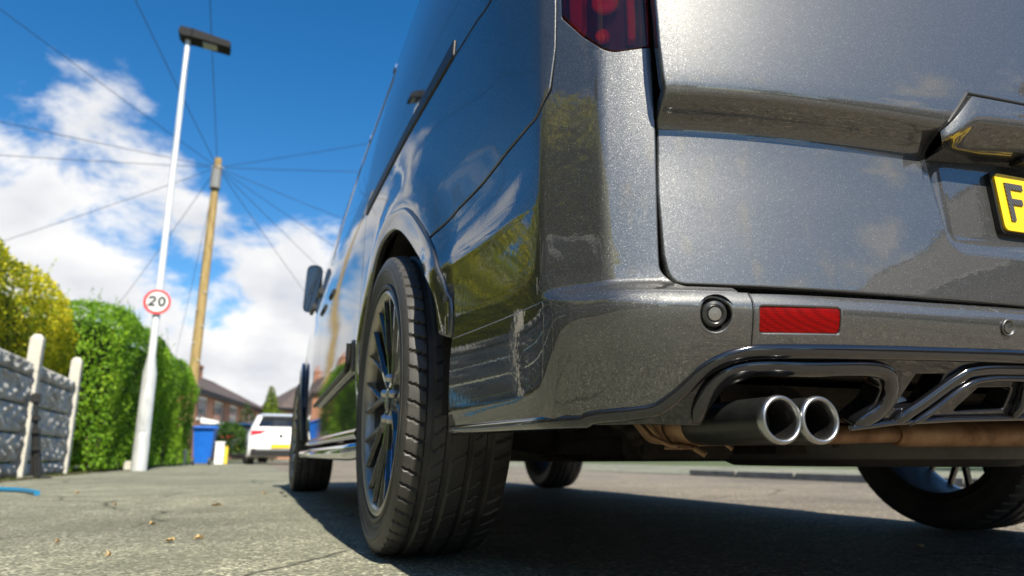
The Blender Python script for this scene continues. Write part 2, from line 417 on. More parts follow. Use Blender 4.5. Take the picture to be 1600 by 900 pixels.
def asphalt(name, base, warm, patch, sc=1.0, bumpst=.55):
    m = mat(name, (.1, .1, .1), .88, spec=.25); t = NT(m); v = t.coord()
    agg = t.n('ShaderNodeTexVoronoi'); agg.inputs['Scale'].default_value = 150*sc; t.l(v, agg.inputs['Vector'])
    sc_ = t.n('ShaderNodeSeparateColor'); t.l(agg.outputs['Color'], sc_.inputs[0])
    a = t.ramp(sc_.outputs[0], [(0, tuple(c*.42 for c in base)), (.45, base), (.86, warm), (1, tuple(min(1, c*2.0) for c in warm))])
    big = t.ramp(t.noise(.7, 8, .62, v), [(.28, (.50, .50, .50)), (.5, (.92, .92, .91)), (.72, (1.22, 1.20, 1.14))])
    c = t.mix(1.0, a, big, 'MULTIPLY')
    stain = t.ramp(t.noise(3.1, 7, .7, v, .4), [(.40, (0, 0, 0)), (.66, (1, 1, 1))])
    c = t.mix(t.math('MULTIPLY', stain, .62), c, patch)
    cr = t.n('ShaderNodeTexVoronoi', feature='DISTANCE_TO_EDGE'); cr.inputs['Scale'].default_value = 1.1
    wv = t.n('ShaderNodeMix', data_type='VECTOR'); wv.inputs[0].default_value = .16; t.l(v, wv.inputs[4])
    nn = t.n('ShaderNodeTexNoise'); nn.inputs['Scale'].default_value = 4; nn.inputs['Detail'].default_value = 6; t.l(v, nn.inputs['Vector']); t.l(nn.outputs['Color'], wv.inputs[5]); t.l(wv.outputs[1], cr.inputs['Vector'])
    crack = t.ramp(cr.outputs['Distance'], [(0, (1, 1, 1)), (.013, (0, 0, 0))])
    gate = t.ramp(t.noise(.9, 3, .5, v), [(.42, (0, 0, 0)), (.52, (1, 1, 1))])
    ck = t.math('MULTIPLY', crack, gate)
    c = t.mix(ck, c, tuple(x*.25 for x in base))
    t.l(c, t.b.inputs['Base Color'])
    h = t.math('ADD', t.math('MULTIPLY', t.math('SUBTRACT', 1.0, agg.outputs['Distance']), .8), t.math('MULTIPLY', t.noise(28*sc, 6, .7, v), 1.4))
    h = t.math('SUBTRACT', h, t.math('MULTIPLY', ck, 2.0))
    t.bump(h, bumpst, .006); return m
M['pave'] = asphalt('footway_asphalt', (.185, .187, .140), (.30, .295, .225), (.11, .112, .080))
M['road'] = asphalt('road_asphalt', (.185, .158, .118), (.26, .225, .175), (.13, .115, .10), .8, .4)
def leafmat(name, stops, trans=.5):
    m = mat(name, (.1, .2, .02), .55, spec=.35); t = NT(m)
    at = t.n('ShaderNodeAttribute', attribute_name='var'); c = t.ramp(at.outputs['Fac'], stops); t.l(c, t.b.inputs['Base Color'])
    tl = t.n('ShaderNodeBsdfTranslucent'); t.l(c, tl.inputs[0]); mx_ = t.n('ShaderNodeMixShader'); mx_.inputs[0].default_value = trans
    t.l(t.b.outputs[0], mx_.inputs[1]); t.l(tl.outputs[0], mx_.inputs[2]); t.l(mx_.outputs[0], t.out.inputs[0]); return m
M['leaf_yellow'] = leafmat('golden_privet_leaves', [(0, (.06, .10, .006)), (.35, (.26, .31, .010)), (.7, (.64, .58, .015)), (1, (.80, .68, .04))])
M['leaf_green'] = leafmat('green_hedge_leaves', [(0, (.03, .09, .006)), (.4, (.14, .30, .014)), (.8, (.28, .47, .025)), (1, (.42, .58, .05))])
M['leaf_dark'] = leafmat('dark_leaves', [(0, (.01, .03, .004)), (.6, (.04, .10, .010)), (1, (.10, .17, .02))])
M['leaf_cone'] = leafmat('golden_conifer_leaves', [(0, (.04, .09, .005)), (.5, (.14, .22, .012)), (1, (.30, .36, .03))])
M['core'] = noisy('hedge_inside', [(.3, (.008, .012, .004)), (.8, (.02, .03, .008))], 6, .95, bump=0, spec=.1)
M['bark'] = noisy('bark', [(.3, (.06, .04, .025)), (.8, (.16, .11, .07))], 12, .9, bump=.5, bd=.01)
def brick(name, c1, c2, mort, sc=1.0):
    m = mat(name, c1, .85, spec=.2); t = NT(m); c = t.n('ShaderNodeTexCoord'); g = t.n('ShaderNodeNewGeometry')
    # run the courses along each wall: u = x or y in the building's own frame
    sp_ = t.n('ShaderNodeSeparateXYZ'); t.l(c.outputs['Object'], sp_.inputs[0]); nr = t.n('ShaderNodeSeparateXYZ'); t.l(c.outputs['Normal'], nr.inputs[0])
    ax = t.math('GREATER_THAN', t.math('ABSOLUTE', nr.outputs[0]), .7)
    mx_ = t.n('ShaderNodeMix', data_type='FLOAT'); t.l(ax, mx_.inputs[0]); t.l(sp_.outputs[0], mx_.inputs[2]); t.l(sp_.outputs[1], mx_.inputs[3])
    cbb = t.n('ShaderNodeCombineXYZ'); t.l(mx_.outputs[0], cbb.inputs[0]); t.l(sp_.outputs[2], cbb.inputs[1])
    b = t.n('ShaderNodeTexBrick'); t.l(cbb.outputs[0], b.inputs['Vector']); b.inputs['Color1'].default_value = (*c1, 1); b.inputs['Color2'].default_value = (*c2, 1)
    b.inputs['Mortar'].default_value = (*mort, 1); b.inputs['Scale'].default_value = sc; b.inputs['Mortar Size'].default_value = .012
    b.inputs['Brick Width'].default_value = .225; b.inputs['Row Height'].default_value = .075
    n = t.ramp(t.noise(1.3, 6, .6, c.outputs['Object']), [(.3, (.75, .75, .75)), (.75, (1.15, 1.12, 1.1))])
    t.l(t.mix(1., b.outputs['Color'], n, 'MULTIPLY'), t.b.inputs['Base Color']); t.bump(b.outputs['Fac'], -.3, .01); return m
M['brick'] = brick('red_brick', (.56, .205, .095), (.42, .14, .065), (.34, .28, .22))
M['brick2'] = brick('brown_brick', (.17, .075, .045), (.11, .05, .034), (.2, .17, .14))
def tiles():
    m = mat('roof_tiles', (.08, .06, .055), .85, spec=.2); t = NT(m); v = t.coord()
    w = t.n('ShaderNodeTexWave', wave_type='BANDS', bands_direction='Z'); w.inputs['Scale'].default_value = 2.6; w.inputs['Distortion'].default_value = .3; t.l(v, w.inputs['Vector'])
    t.l(t.ramp(t.noise(3, 8, .7, v), [(.3, (.055, .045, .042)), (.75, (.13, .10, .09))]), t.b.inputs['Base Color']); t.bump(w.outputs['Fac'], .5, .03); return m
M['tiles'] = tiles()
def concrete(name, stops, big=.9, st=.6, bd=.02, sc=6):
    m = mat(name, (.5, .5, .5), .85, spec=.25); t = NT(m); v = t.coord()
    t.l(t.ramp(t.noise(sc, 9, .7, v), stops), t.b.inputs['Base Color']); t.bump(t.noise(sc*4, 7, .7, v), st, bd); return m
M['post'] = concrete('weathered_white_concrete', [(.28, (.20, .185, .15)), (.45, (.44, .42, .37)), (.8, (.56, .54, .49))], st=.3, bd=.008)
M['rock'] = concrete('rock_faced_concrete', [(.30, (.20, .19, .17)), (.5, (.38, .37, .345)), (.74, (.52, .505, .47))], st=.6, bd=.015, sc=4)
M['galv'] = noisy('galvanised_grey_paint', [(.3, (.30, .31, .32)), (.5, (.46, .47, .47)), (.8, (.60, .61, .60))], 6, .5, bump=.15, bd=.003, metal=.2, scale=(1, 1, .3))
M['galvtop'] = noisy('light_grey_column_paint', [(.3, (.55, .56, .57)), (.8, (.70, .71, .71))], 3, .45, bump=.05, bd=.003, metal=.1)
M['wood'] = noisy('weathered_timber_pole', [(.25, (.13, .085, .03)), (.5, (.30, .21, .08)), (.8, (.42, .31, .13))], 5, .85, bump=.5, bd=.01, scale=(6, 6, .5))
M['soil'] = noisy('mossy_soil', [(.3, (.03, .022, .012)), (.5, (.09, .06, .03)), (.7, (.06, .07, .02))], 14, .95, bump=.9, bd=.03)
M['grass'] = leafmat('grass_blades', [(0, (.05, .08, .01)), (1, (.16, .20, .04))])
M['bin'] = noisy('blue_bin_plastic', [(.3, (.004, .09, .42)), (.8, (.008, .13, .52))], 5, .4, bump=.05, bd=.002)
M['hose'] = mat('blue_hose', (.015, .17, .34), .4)
M['carwhite'] = mat('white_car_paint', (.72, .72, .71), .4, 0, 1.0, .03)
M['carblack'] = mat('dark_car_paint', (.015, .015, .018), .3, .2, 1.0, .03)
M['red'] = mat('red_lamp', (.42, .008, .01), .25, 0, 1, .03)
M['signred'] = mat('sign_red', (.62, .02, .02), .45)
M['signwhite'] = mat('sign_white', (.62, .62, .61), .6)
M['black'] = mat('black_paint', (.008, .008, .008), .5)
M['wire'] = mat('black_cable', (.02, .02, .022), .5)
M['dryleaf'] = noisy('dry_leaf', [(.3, (.30, .19, .07)), (.8, (.52, .38, .18))], 30, .7, bump=.2, bd=.001)
M['kerb'] = concrete('kerb_concrete', [(.3, (.16, .15, .13)), (.8, (.34, .33, .29))], st=.3, bd=.006)
M['yellowpaint'] = noisy('yellow_plastic', [(.3, (.55, .42, .03)), (.8, (.7, .55, .05))], 8, .5, bump=0)
M['door'] = mat('dark_door_paint', (.03, .03, .04), .3, 0, .5)
# ---------------------------------------------------------------- van body surface
import numpy as np, math, bisect
def curve(tab):
    zs=np.array([a for a,b in tab],float); vs=np.array([b for a,b in tab],float)
    h=np.diff(zs); d=np.diff(vs)/h; m=np.zeros(len(zs)); m[0]=d[0]; m[-1]=d[-1]
    for i in range(1,len(zs)-1):
        if d[i-1]*d[i]>0:
            w1=2*h[i]+h[i-1]; w2=h[i]+2*h[i-1]; m[i]=(w1+w2)/(w1/d[i-1]+w2/d[i])
    zs=zs.tolist(); vs=vs.tolist(); h=h.tolist(); m=m.tolist()
    def f(z):
        z=min(max(z,zs[0]),zs[-1]); i=min(max(bisect.bisect_left(zs,z)-1,0),len(h)-1)
        t=(z-zs[i])/h[i]; a=vs[i]; b=vs[i+1]
        return float((2*t**3-3*t*t+1)*a+(t**3-2*t*t+t)*h[i]*m[i]+(3*t*t-2*t**3)*b+(t**3-t*t)*h[i]*m[i+1])
    return f
Wc=curve([(.15,.90),(.22,.93),(.30,.950),(.40,.9615),(.46,.9640),(.55,.9650),(.66,.9640),(.75,.962),(.90,.960),(1.0,.956),(1.1,.948),(1.25,.930),(1.5,.885),(1.75,.83),(1.85,.795),(1.91,.74)])
Kc=curve([(.15,0),(.46,.0),(.50,.0012),(.530,.0034),(.5425,.0048),(.5465,.0040),(.575,-.0030),(.61,-.0075),(.65,-.0065),(.75,0),(1.91,0)])   # the pressed blade behind the arch
Rc=curve([(.15,.0),(.22,-.02),(.30,-.058),(.36,-.086),(.392,-.094),(.408,-.088),(.428,-.062),(.45,-.061),(.6,-.063),(.8,-.060),(1.0,-.045),(1.25,.0),(1.6,.08),(1.85,.15),(1.91,.21)])
Cc=curve([(.15,.05),(.39,.045),(.425,.02),(.45,.011),(1.0,.012),(1.3,.03),(1.91,.05)])
Fc=curve([(.15,5.12),(.30,5.2),(.45,5.25),(.7,5.24),(.95,5.12),(1.02,4.95),(1.10,4.72),(1.2,4.52),(1.5,4.12),(1.75,3.72),(1.85,3.50),(1.91,3.2)])
def stations(z):
    w,r,c,F=Wc(z),Rc(z),Cc(z),Fc(z)
    A=np.array([-(w-.026),r+.150]); B=np.array([-(w-.078),r+.079]); G=np.array([-(w-.135),r+.052])
    dAB=(A-B)/np.hypot(*(A-B)); dBG=(B-G)/np.hypot(*(B-G))
    P=[(0,r),(-.2,r+.001),(-.4,r+.006),(-.58,r+.014),(-(w-.26),r+.022),tuple(G)]
    P+=[tuple(B-dBG*c),tuple(B),tuple(B+dAB*c),tuple(A-dAB*c),tuple(A),(A[0]-.004,A[1]+c)]
    kz=1-.65*max(0.,min(1.,(z-.58)/.40))
    ex=max(0.,min(1.,(z-1.0)/.7))
    nar=lambda y: .035*ex*max(0,min(1,(y-.8)/2.4))
    for y,dx in [(.24,.021*kz),(.36,.018*kz),(.52,.012*kz),(.8,-.004),(1.1,-.010),(1.5,-.014),(2.0,-.016),(2.5,-.016),(3.0,-.016),(3.4,-.016)]:
        P.append((-(w-dx-nar(y)+(Kc(z-.065*(y-.08)) if y<.6 else 0)),y))
    k=3.4; L=F-k
    for a,dx in [(.3,.003),(.55,.015),(.72,.04),(.84,.09)]:
        P.append((-(w-dx-.035*ex-.02*ex*a),k+L*a))
    P+=[(-(w-.24)*.98,k+L*.95),(-(w-.45),k+L*.985),(-.25,F),(0,F)]
    return np.array(P)
NS=len(stations(.6))
_cache={}
def net(z):
    k=round(z*20000)
    if k not in _cache: _cache[k]=[(float(a),float(b)) for a,b in stations(z)]
    return _cache[k]
def outline(u,z):
    sg=1
    if u<0: sg=-1; u=-u
    N=NS-1; u=min(u,N-1e-9); i=int(u); t=u-i; P=net(z); x=y=0.0
    b=((1-t)**3/6,(3*t**3-6*t*t+4)/6,(-3*t**3+3*t*t+3*t+1)/6,t**3/6)
    for k in range(4):
        j=i-1+k
        if j<0: q=P[-j]; x-=b[k]*q[0]; y+=b[k]*q[1]
        elif j>N: q=P[2*N-j]; x-=b[k]*q[0]; y+=b[k]*q[1]
        else: q=P[j]; x+=b[k]*q[0]; y+=b[k]*q[1]
    return sg*x,y
REF = [(0.0000, -0.0630), (-0.2000, -0.0620), (-0.4000, -0.0570), (-0.5800, -0.0490), (-0.7020, -0.0410), (-0.8320, -0.0220), (-0.8786, -0.0048), (-0.8890, -0.0010), (-0.8961, 0.0075), (-0.9369, 0.0565), (-0.9440, 0.0650), (-0.9480, 0.0761), (-0.9349, 0.2200), (-0.9349, 0.3600), (-0.9446, 0.5200), (-0.9620, 0.8000), (-0.9660, 1.1000), (-0.9680, 1.5000), (-0.9700, 2.0000), (-0.9700, 2.5000), (-0.9700, 3.0000), (-0.9700, 3.4000), (-0.9590, 3.9539), (-0.9470, 4.4154), (-0.9220, 4.7292), (-0.8720, 4.9508), (-0.7076, 5.1539), (-0.5120, 5.2185), (-0.2500, 5.2462), (0.0000, 5.2462)]
_u=np.linspace(0,NS-1,2400); _cache[12000]=REF; _pts=np.array([outline(u,.6) for u in _u]); del _cache[12000]; _s=np.concatenate([[0],np.cumsum(np.hypot(*np.diff(_pts,axis=0).T))])
SMAX=float(_s[-1])
_sl=[float(v) for v in _s]; _ul=[float(v) for v in _u]
def s2u(s):
    a=abs(s); i=bisect.bisect_right(_sl,a)-1
    if i>=len(_sl)-1: r=_ul[-1]
    else: r=_ul[i]+(_ul[i+1]-_ul[i])*(a-_sl[i])/(_sl[i+1]-_sl[i])
    return r if s>=0 else -r
def u2s(u): return float(np.interp(abs(u),_u,_s))*(1 if u>=0 else -1)
def SB(s,z):
    """body surface: s = run along the outline from the rear centre to the left, z = height"""
    x,y=outline(s2u(s),z)
    if .5<y<4.8:                      # the pressed bulge round each wheel arch
        for yc in (1.0,4.3):
            d=((y-yc)**2+(z-.36)**2)**.5
            b=.010*math.exp(-((d-.47)/.060)**2)*min(1,max(0,(z-.40)/.15))
            x+= -b if s>0 else b
    return np.array([x,y,z])
SB.flip=True
# tailgate surface y = g(x,z)
Tz=curve([(.40,-.0760),(.46,-.0730),(.52,-.0690),(.600,-.0645),(.626,-.0650),(.633,-.0685),(.654,-.0985),(.661,-.1050),(.672,-.1078),(.690,-.1085),(.72,-.1080),(.80,-.1035),(.95,-.088),(1.15,-.045),(1.5,.02),(1.9,.14)])
Sz=curve([(0,0),(.2,.001),(.4,.008),(.55,.018),(.68,.032),(.78,.050),(.83,.064),(.86,.078),(1.0,.16)])
def SG(x,z):
    lift=.030*(abs(x)/.84)**2.0      # feature line drops toward the edge
    zz=z
    return np.array([x,Tz(zz)+Sz(abs(x)),z])
# ---------------------------------------------------------------- ground
def sheet(name, pts, z, m, kind='structure', th=0):
    mb = MB()
    if th: mb.prism(pts, lambda p: (p[0], p[1], z-th), lambda p: (p[0], p[1], z))
    else: mb.add([(x, y, z) for x, y in pts], [tuple(range(len(pts)))])
    return tag(mb.build(name, m), kind=kind)
sheet('ground', [(-600, -600), (600, -600), (600, 600), (-600, 600)], -.012, noisy('lawn_and_soil', [(.3, (.035, .05, .012)), (.6, (.07, .09, .022)), (.8, (.10, .10, .04))], .8, .95, bump=.6, bd=.05))
# the near footway ends in a slightly ragged tarmac edge under the van
def edge_line(x, y0, y1, step, amp, seed):
    r = random.Random(seed); out = []; y = y0
    while y < y1: out.append((x+r.uniform(-amp, amp), y)); y += step
    out.append((x, y1)); return out
E_ = edge_line(-.72, -30, 12, .08, .008, 3)
sheet('road', [(-.9, -40), (3.9, -40), (3.9, 30), (9, 60), (22, 120), (14, 122), (3.5, 62), (-.9, 32)], -.004, M['road'])
sheet('footway', [(-3.6, -30), *E_, (-.72, 30), (3.6, 62), (1.2, 62), (-2.9, 30), (-3.6, 20)], .0, M['pave'])
sheet('far_footway', [(3.93, 7.0), (6.4, 7.0), (6.4, -30), (3.93, -30)], .055, M['pave'], th=.05)
sheet('far_driveway', [(3.9, 7.0), (9.0, 7.0), (9.0, 30), (3.9, 30)], .002, M['pave'])
mb = MB()
y = 7.0
while y > -20:
    mb.box(3.80, 3.92, y-.905, y-.006, -.03, .062, .008); y -= .915
tag(mb.build('kerb', M['kerb'], smooth=40), kind='structure')
# mossy strip along the foot of the fence, with a rough edge
mb = MB(); r = random.Random(5); A_ = []; B_ = []
for i in range(200):
    y = -9+i*.15; A_.append((-3.62, y, .006)); B_.append((-3.26+r.uniform(-.10, .06)+(.05 if y > 10 else 0), y, .006))
for i in range(199): mb.add([A_[i], B_[i], B_[i+1], A_[i+1]], [(0, 1, 2, 3)])
tag(mb.build('verge_soil', M['soil']), kind='structure')
# grass tufts and debris on that strip
mb = MB(); att = []
for i in range(2600):
    y = r.uniform(3, 20); x = -3.42+r.gauss(.02, .09); h = r.uniform(.01, .05); a = r.uniform(0, 6.28); d = r.uniform(.003, .02)
    mb.add([(x, y, .005), (x+.006*math.cos(a), y+.006*math.sin(a), .005), (x+d*math.cos(a+1), y+d*math.sin(a+1), h)], [(0, 1, 2)]); att.append(r.random())
mb.attr = att; tag(mb.build('grass', M['grass']), 'sparse tufts of grass at the foot of the fence and hedge', 'grass', kind='stuff')

# ---------------------------------------------------------------- foliage
def leaves(mb, att, P, N, r, size, jit=.9, flat=.62):
    """one small folded leaf at P"""
    a = Vector((r.gauss(0, 1), r.gauss(0, 1), r.gauss(0, 1)))
    n = (Vector(N)*.7+a*jit*.75).normalized(); t = n.orthogonal().normalized(); t = (Matrix.Rotation(r.uniform(0, 6.28), 3, n) @ t); b = n.cross(t)
    s = size*r.uniform(.65, 1.3); P = Vector(P)
    c = len(mb.v)
    mb.v += [tuple(P-t*s*.5), tuple(P+b*s*flat*.5+n*s*.10), tuple(P+t*s*.5), tuple(P-b*s*flat*.5+n*s*.10)]
    mb.f += [(c, c+1, c+2, c+3)]
def hnoise(x, y, z, seed):
    return (math.sin(x*2.3+seed)+math.sin(y*1.9+seed*1.7+x)+math.sin(z*3.1+seed*.6+y*1.3)+.6*math.sin(x*6.1+y*5.2+seed)+.6*math.sin(z*7.3-y*4.1+seed*2))/4.2
def box_hedge(name, label, x0, x1, y0, y1, top, lm, dens, size, seed, group=None, z0=0.0, shoots=0, stems=True, rnd_end=.5, xs=1.0):
    r = random.Random(seed); root = empty(name, ((x0+x1)/2, (y0+y1)/2, 0)); tag(root, label, 'hedge', group)
    ox, oy = (x0+x1)/2, (y0+y1)/2
    topf = top if callable(top) else (lambda y: top)
    mb = MB(); att = []
    def put(x, y, z, n, k=1.0):
        b = hnoise(x, y, z, seed)
        if b < -.42 and r.random() < .65: return
        d = b*.09+r.gauss(0, .022)-(r.uniform(.03, .20) if r.random() < .38 else 0)
        q = Vector((x, y, z))+Vector(n)*d
        leaves(mb, att, (q.x-ox, q.y-oy, q.z), n, r, size*k)
        att.append(min(1, max(0, .48+b*.38+r.gauss(0, .19))))
    def rounded(x, z, T):       # soften the shoulder
        return x, z
    for side, xx, nx in ((0, x1, 1), (1, x0, -1)):
        A = (y1-y0)*(topf((y0+y1)/2)-z0); n = int(A*dens*(1 if side == 0 else .25))
        for i in range(n):
            y = r.uniform(y0, y1); T = topf(y); z = z0+(T-z0)*r.random()
            e = max(0, (z-(T-.35))/.35); e2 = max(0, 1-(y-y0)/.35), max(0, 1-(y1-y)/rnd_end)
            put(xx-nx*(.22*e*e+.25*e2[0]**2+.3*e2[1]**2+.06*math.sin(z*2.1)), y, z, (nx, 0, .15+.6*e))
    n = int((x1-x0)*(y1-y0)*dens*.8)
    for i in range(n):
        y = r.uniform(y0, y1); x = r.uniform(x0+.05, x1-.05); u = abs((x-(x0+x1)/2)/((x1-x0)/2)); put(x, y, topf(y)-.12*u**4, (.2*(1 if x > ox else -1), 0, 1))
    for yy, ny in ((y0, -1), (y1, 1)):
        n = int((x1-x0)*(topf(yy)-z0)*dens*(1 if ny < 0 else .5))
        for i in range(n):
            x = r.uniform(x0, x1); T = topf(yy); z = z0+(T-z0)*r.random(); e = max(0, (z-(T-.4))/.4); u = max(0, 1-(x1-x)/.35)
            put(x, yy-ny*(.25*e*e+.2*u*u), z, (.15, ny, .15+.5*e))
    for i in range(shoots):    # untrimmed shoots standing above the top
        x = r.uniform(x0+.2, x1-.05); y = r.uniform(y0, y1); h = r.uniform(.06, .32); T = topf(y); lx, ly = r.gauss(0, .05), r.gauss(0, .05)
        for k in range(int(h/.025)):
            t = k*.025/h; leaves(mb, att, (x+lx*t-ox+r.gauss(0, .012), y+ly*t-oy+r.gauss(0, .012), T+h*t), (r.gauss(0, 1), r.gauss(0, 1), .5), r, size*.7); att.append(min(1, .6+r.gauss(0, .15)))
    mb.attr = att; fo = mb.build('foliage', lm, root)
    # solid near-black core, standing in for the shade inside the hedge
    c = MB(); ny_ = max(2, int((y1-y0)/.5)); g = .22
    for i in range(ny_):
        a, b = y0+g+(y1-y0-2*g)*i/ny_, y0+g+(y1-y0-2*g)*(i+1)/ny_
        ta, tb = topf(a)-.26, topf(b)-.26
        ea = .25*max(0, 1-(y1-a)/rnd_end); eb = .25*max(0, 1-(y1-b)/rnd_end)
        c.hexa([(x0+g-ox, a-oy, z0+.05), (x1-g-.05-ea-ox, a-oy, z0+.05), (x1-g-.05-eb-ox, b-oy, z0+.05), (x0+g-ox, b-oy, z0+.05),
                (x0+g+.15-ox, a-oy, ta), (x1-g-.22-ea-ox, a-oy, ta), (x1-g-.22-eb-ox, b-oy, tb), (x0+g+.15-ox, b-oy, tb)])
    c.build('dark_core', M['core'], root)
    if stems:
        y = y0+.3
        while y < y1:
            s = MB(); x = x1-.25+r.uniform(-.1, .1); s.tube([(x-ox, y-oy, 0), (x-ox+r.uniform(-.05, .05), y-oy+r.uniform(-.05, .05), .5)], [.03, .018], 6); y += r.uniform(.5, .9); s.build('stem', M['bark'], root)
    return root
def h1top(y):
    t = 2.42+.05*math.sin(y*1.3)
    if y > 9.3: t -= .55*((y-9.3)/2.0)**1.5
    return t
box_hedge('golden_hedge', 'tall golden yellow hedge growing behind the rock-faced concrete fence', -4.9, -3.72, -9, 11.2, h1top, M['leaf_yellow'], 1150, .050, 11, z0=.9, shoots=40, stems=False)
def h2top(y):
    t = 2.55+.05*math.sin(y*2.1)
    if y < 11.7: t -= .35*((11.7-y)/.6)**1.5
    if y > 15: t -= .25*((y-15)/5.4)**1.6
    return t
gh = box_hedge('clipped_green_hedge', 'large bright green clipped hedge behind the street lamp', -4.7, -2.94, 11.15, 20.8, h2top, M['leaf_green'], 1050, .056, 23, z0=.05, shoots=170, rnd_end=.3)
gh.rotation_euler = (0, 0, R(-3.6))
def shrub(name, label, cx, cy, w, l, h, lm, n, size, seed, cat='shrub', group=None):
    r = random.Random(seed); root = empty(name, (cx, cy, 0)); tag(root, label, cat, group); mb = MB(); att = []
    for i in range(n):
        th = r.uniform(0, 6.283); ph = math.acos(r.uniform(-.3, 1)); k = r.uniform(.78, 1.0); N_ = Vector((math.sin(ph)*math.cos(th), math.sin(ph)*math.sin(th), math.cos(ph)))
        b = hnoise(N_.x*2, N_.y*2, N_.z*2, seed); k *= 1+.16*b
        p = (N_.x*w/2*k, N_.y*l/2*k, h*.42+N_.z*h*.58*k)
        leaves(mb, att, p, N_, r, size); att.append(min(1, max(0, .45+.4*b+r.gauss(0, .2))))
    mb.attr = att; mb.build('foliage', lm, root)
    s = MB()
    for i in range(5):
        a = i*1.26; s.tube([(0, 0, 0), (w*.12*math.cos(a), l*.12*math.sin(a), h*.3), (w*.3*math.cos(a), l*.3*math.sin(a), h*.7)], [.03, .02, .01], 6)
    s.build('stem', M['bark'], root); return root
shrub('garden_shrub', 'dark green garden shrub between the blue bin and the white car', -1.95, 25.5, 1.7, 2.4, 1.35, M['leaf_dark'], 4200, .09, 31)
shrub('spindly_shrub', 'tall thin grey green shrub in front of the brick terrace, above the car roof', -1.35, 31, .8, .8, 2.3, M['leaf_dark'], 500, .10, 35)
shrub('yellow_bush', 'low yellow green bush under the conifer behind the white car', -.1, 36, 2.6, 1.8, 2.35, M['leaf_cone'], 3000, .11, 33)
def conifer(name, label, cx, cy, h, rad, n, seed):
    r = random.Random(seed); root = empty(name, (cx, cy, 0)); tag(root, label, 'tree'); mb = MB(); att = []
    for i in range(n):
        t = 1-math.sqrt(r.random()*.995+.005); z = .35+(h-.35)*t; a = r.uniform(0, 6.283); b = hnoise(math.cos(a)*2, math.sin(a)*2, z*1.5, seed)
        rr = rad*(1-t)**.85*(1+.20*b)*r.uniform(.75, 1.03)+.02; N_ = Vector((math.cos(a), math.sin(a), .35))
        leaves(mb, att, (rr*math.cos(a), rr*math.sin(a), z), N_, r, .12); att.append(min(1, max(0, .5+.4*b+r.gauss(0, .18))))
    mb.attr = att; mb.build('crown', M['leaf_cone'], root)
    MB().tube([(0, 0, 0), (0, 0, h*.5), (0, 0, h*.93)], [.12, .07, .015], 8).build('trunk', M['bark'], root, smooth=60); return root
conifer('conical_conifer', 'pointed yellow green conifer rising behind the white car', -.25, 40, 4.15, .80, 5200, 41)
def tree(name, label, cx, cy, h, cr, seed, n=2600, size=.35, group=None):
    r = random.Random(seed); root = empty(name, (cx, cy, 0)); tag(root, label, 'tree', group)
    t = MB(); t.tube([(0, 0, 0), (.1, 0, h*.3), (0, .1, h*.55), (.1, 0, h*.85)], [.3, .22, .14, .04], 8)
    for i in range(7):
        a = i*.9+r.random(); z = h*r.uniform(.3, .6); t.tube([(0, 0, z), (cr*.4*math.cos(a), cr*.4*math.sin(a), z+h*.12), (cr*.8*math.cos(a), cr*.8*math.sin(a), z+h*.25)], [.1, .06, .02], 6)
    t.build('trunk', M['bark'], root, smooth=60)
    mb = MB(); att = []
    C_ = [(r.gauss(0, cr*.45), r.gauss(0, cr*.45), h*r.uniform(.42, .95), cr*r.uniform(.25, .45)) for i in range(16)]
    for i in range(n):
        cx_, cy_, cz_, cr_ = r.choice(C_); N_ = Vector((r.gauss(0, 1), r.gauss(0, 1), r.gauss(0, 1))).normalized(); k = r.uniform(.6, 1.1)
        leaves(mb, att, (cx_+N_.x*cr_*k, cy_+N_.y*cr_*k, cz_+N_.z*cr_*k*.8), N_, r, size); att.append(min(1, max(0, r.gauss(.45, .2))))
    mb.attr = att; mb.build('crown', M['leaf_dark'], root); return root

# ---------------------------------------------------------------- fence of posts and rock-faced planks
def rock_plank(mb, x, y0, y1, z0, z1, seed):
    """face towards +x, cast with three rough stones per plank"""
    r = random.Random(seed); ny, nz_ = 60, 12; L = y1-y0; H = z1-z0
    cuts = [0, r.uniform(.25, .4), r.uniform(.58, .75), 1]
    ph = [r.uniform(0, 6) for _ in range(6)]
    vs = []
    for i in range(ny+1):
        for j in range(nz_+1):
            u, v = i/ny, j/nz_; k = max(q for q in range(3) if cuts[q] <= u+1e-9); c0, c1 = cuts[k], cuts[k+1]
            du = min(u-c0, c1-u)*L; dv = min(v, 1-v)*H; e = min(du, dv)
            b = min(1, e/.030); b = b*b*(3-2*b)
            rough = (.010*math.sin(u*L*17+ph[0]+3*math.sin(v*H*21+ph[1]))+.008*math.sin(v*H*43+ph[2]+u*L*23)+.007*math.sin(u*L*61+ph[3])*math.sin(v*H*70+ph[4]))
            vs.append((x+b*(.034+1.6*rough), y0+u*L, z0+v*H))
    fs = [(i*(nz_+1)+j, (i+1)*(nz_+1)+j, (i+1)*(nz_+1)+j+1, i*(nz_+1)+j+1) for i in range(ny) for j in range(nz_)]
    mb.add(vs, fs); mb.box(x-.045, x-.001, y0, y1, z0, z1)
fence = empty('concrete_fence', (-3.5, 0, 0), R(0)); tag(fence, 'low fence of white concrete posts and grey rock-faced concrete planks beside the footway', 'fence')
post_ys = [10.15-1.98*i for i in range(10)]
pm = MB()
def post_mesh():
    mb = MB(); w = .055; d = .06; H = 1.5
    mb.hexa([(-d, -w, 0), (d, -w, 0), (d, w, 0), (-d, w, 0), (-d, -w, H-.05), (d, -w, H-.05), (d, w, H-.05), (-d, w, H-.05)])
    mb.hexa([(-d, -w, H-.049), (d, -w, H-.049), (d, w, H-.049), (-d, w, H-.049), (-d+.03, -w+.02, H), (d-.03, -w+.02, H), (d-.03, w-.02, H), (-d+.03, w-.02, H)])
    return mb
first = None
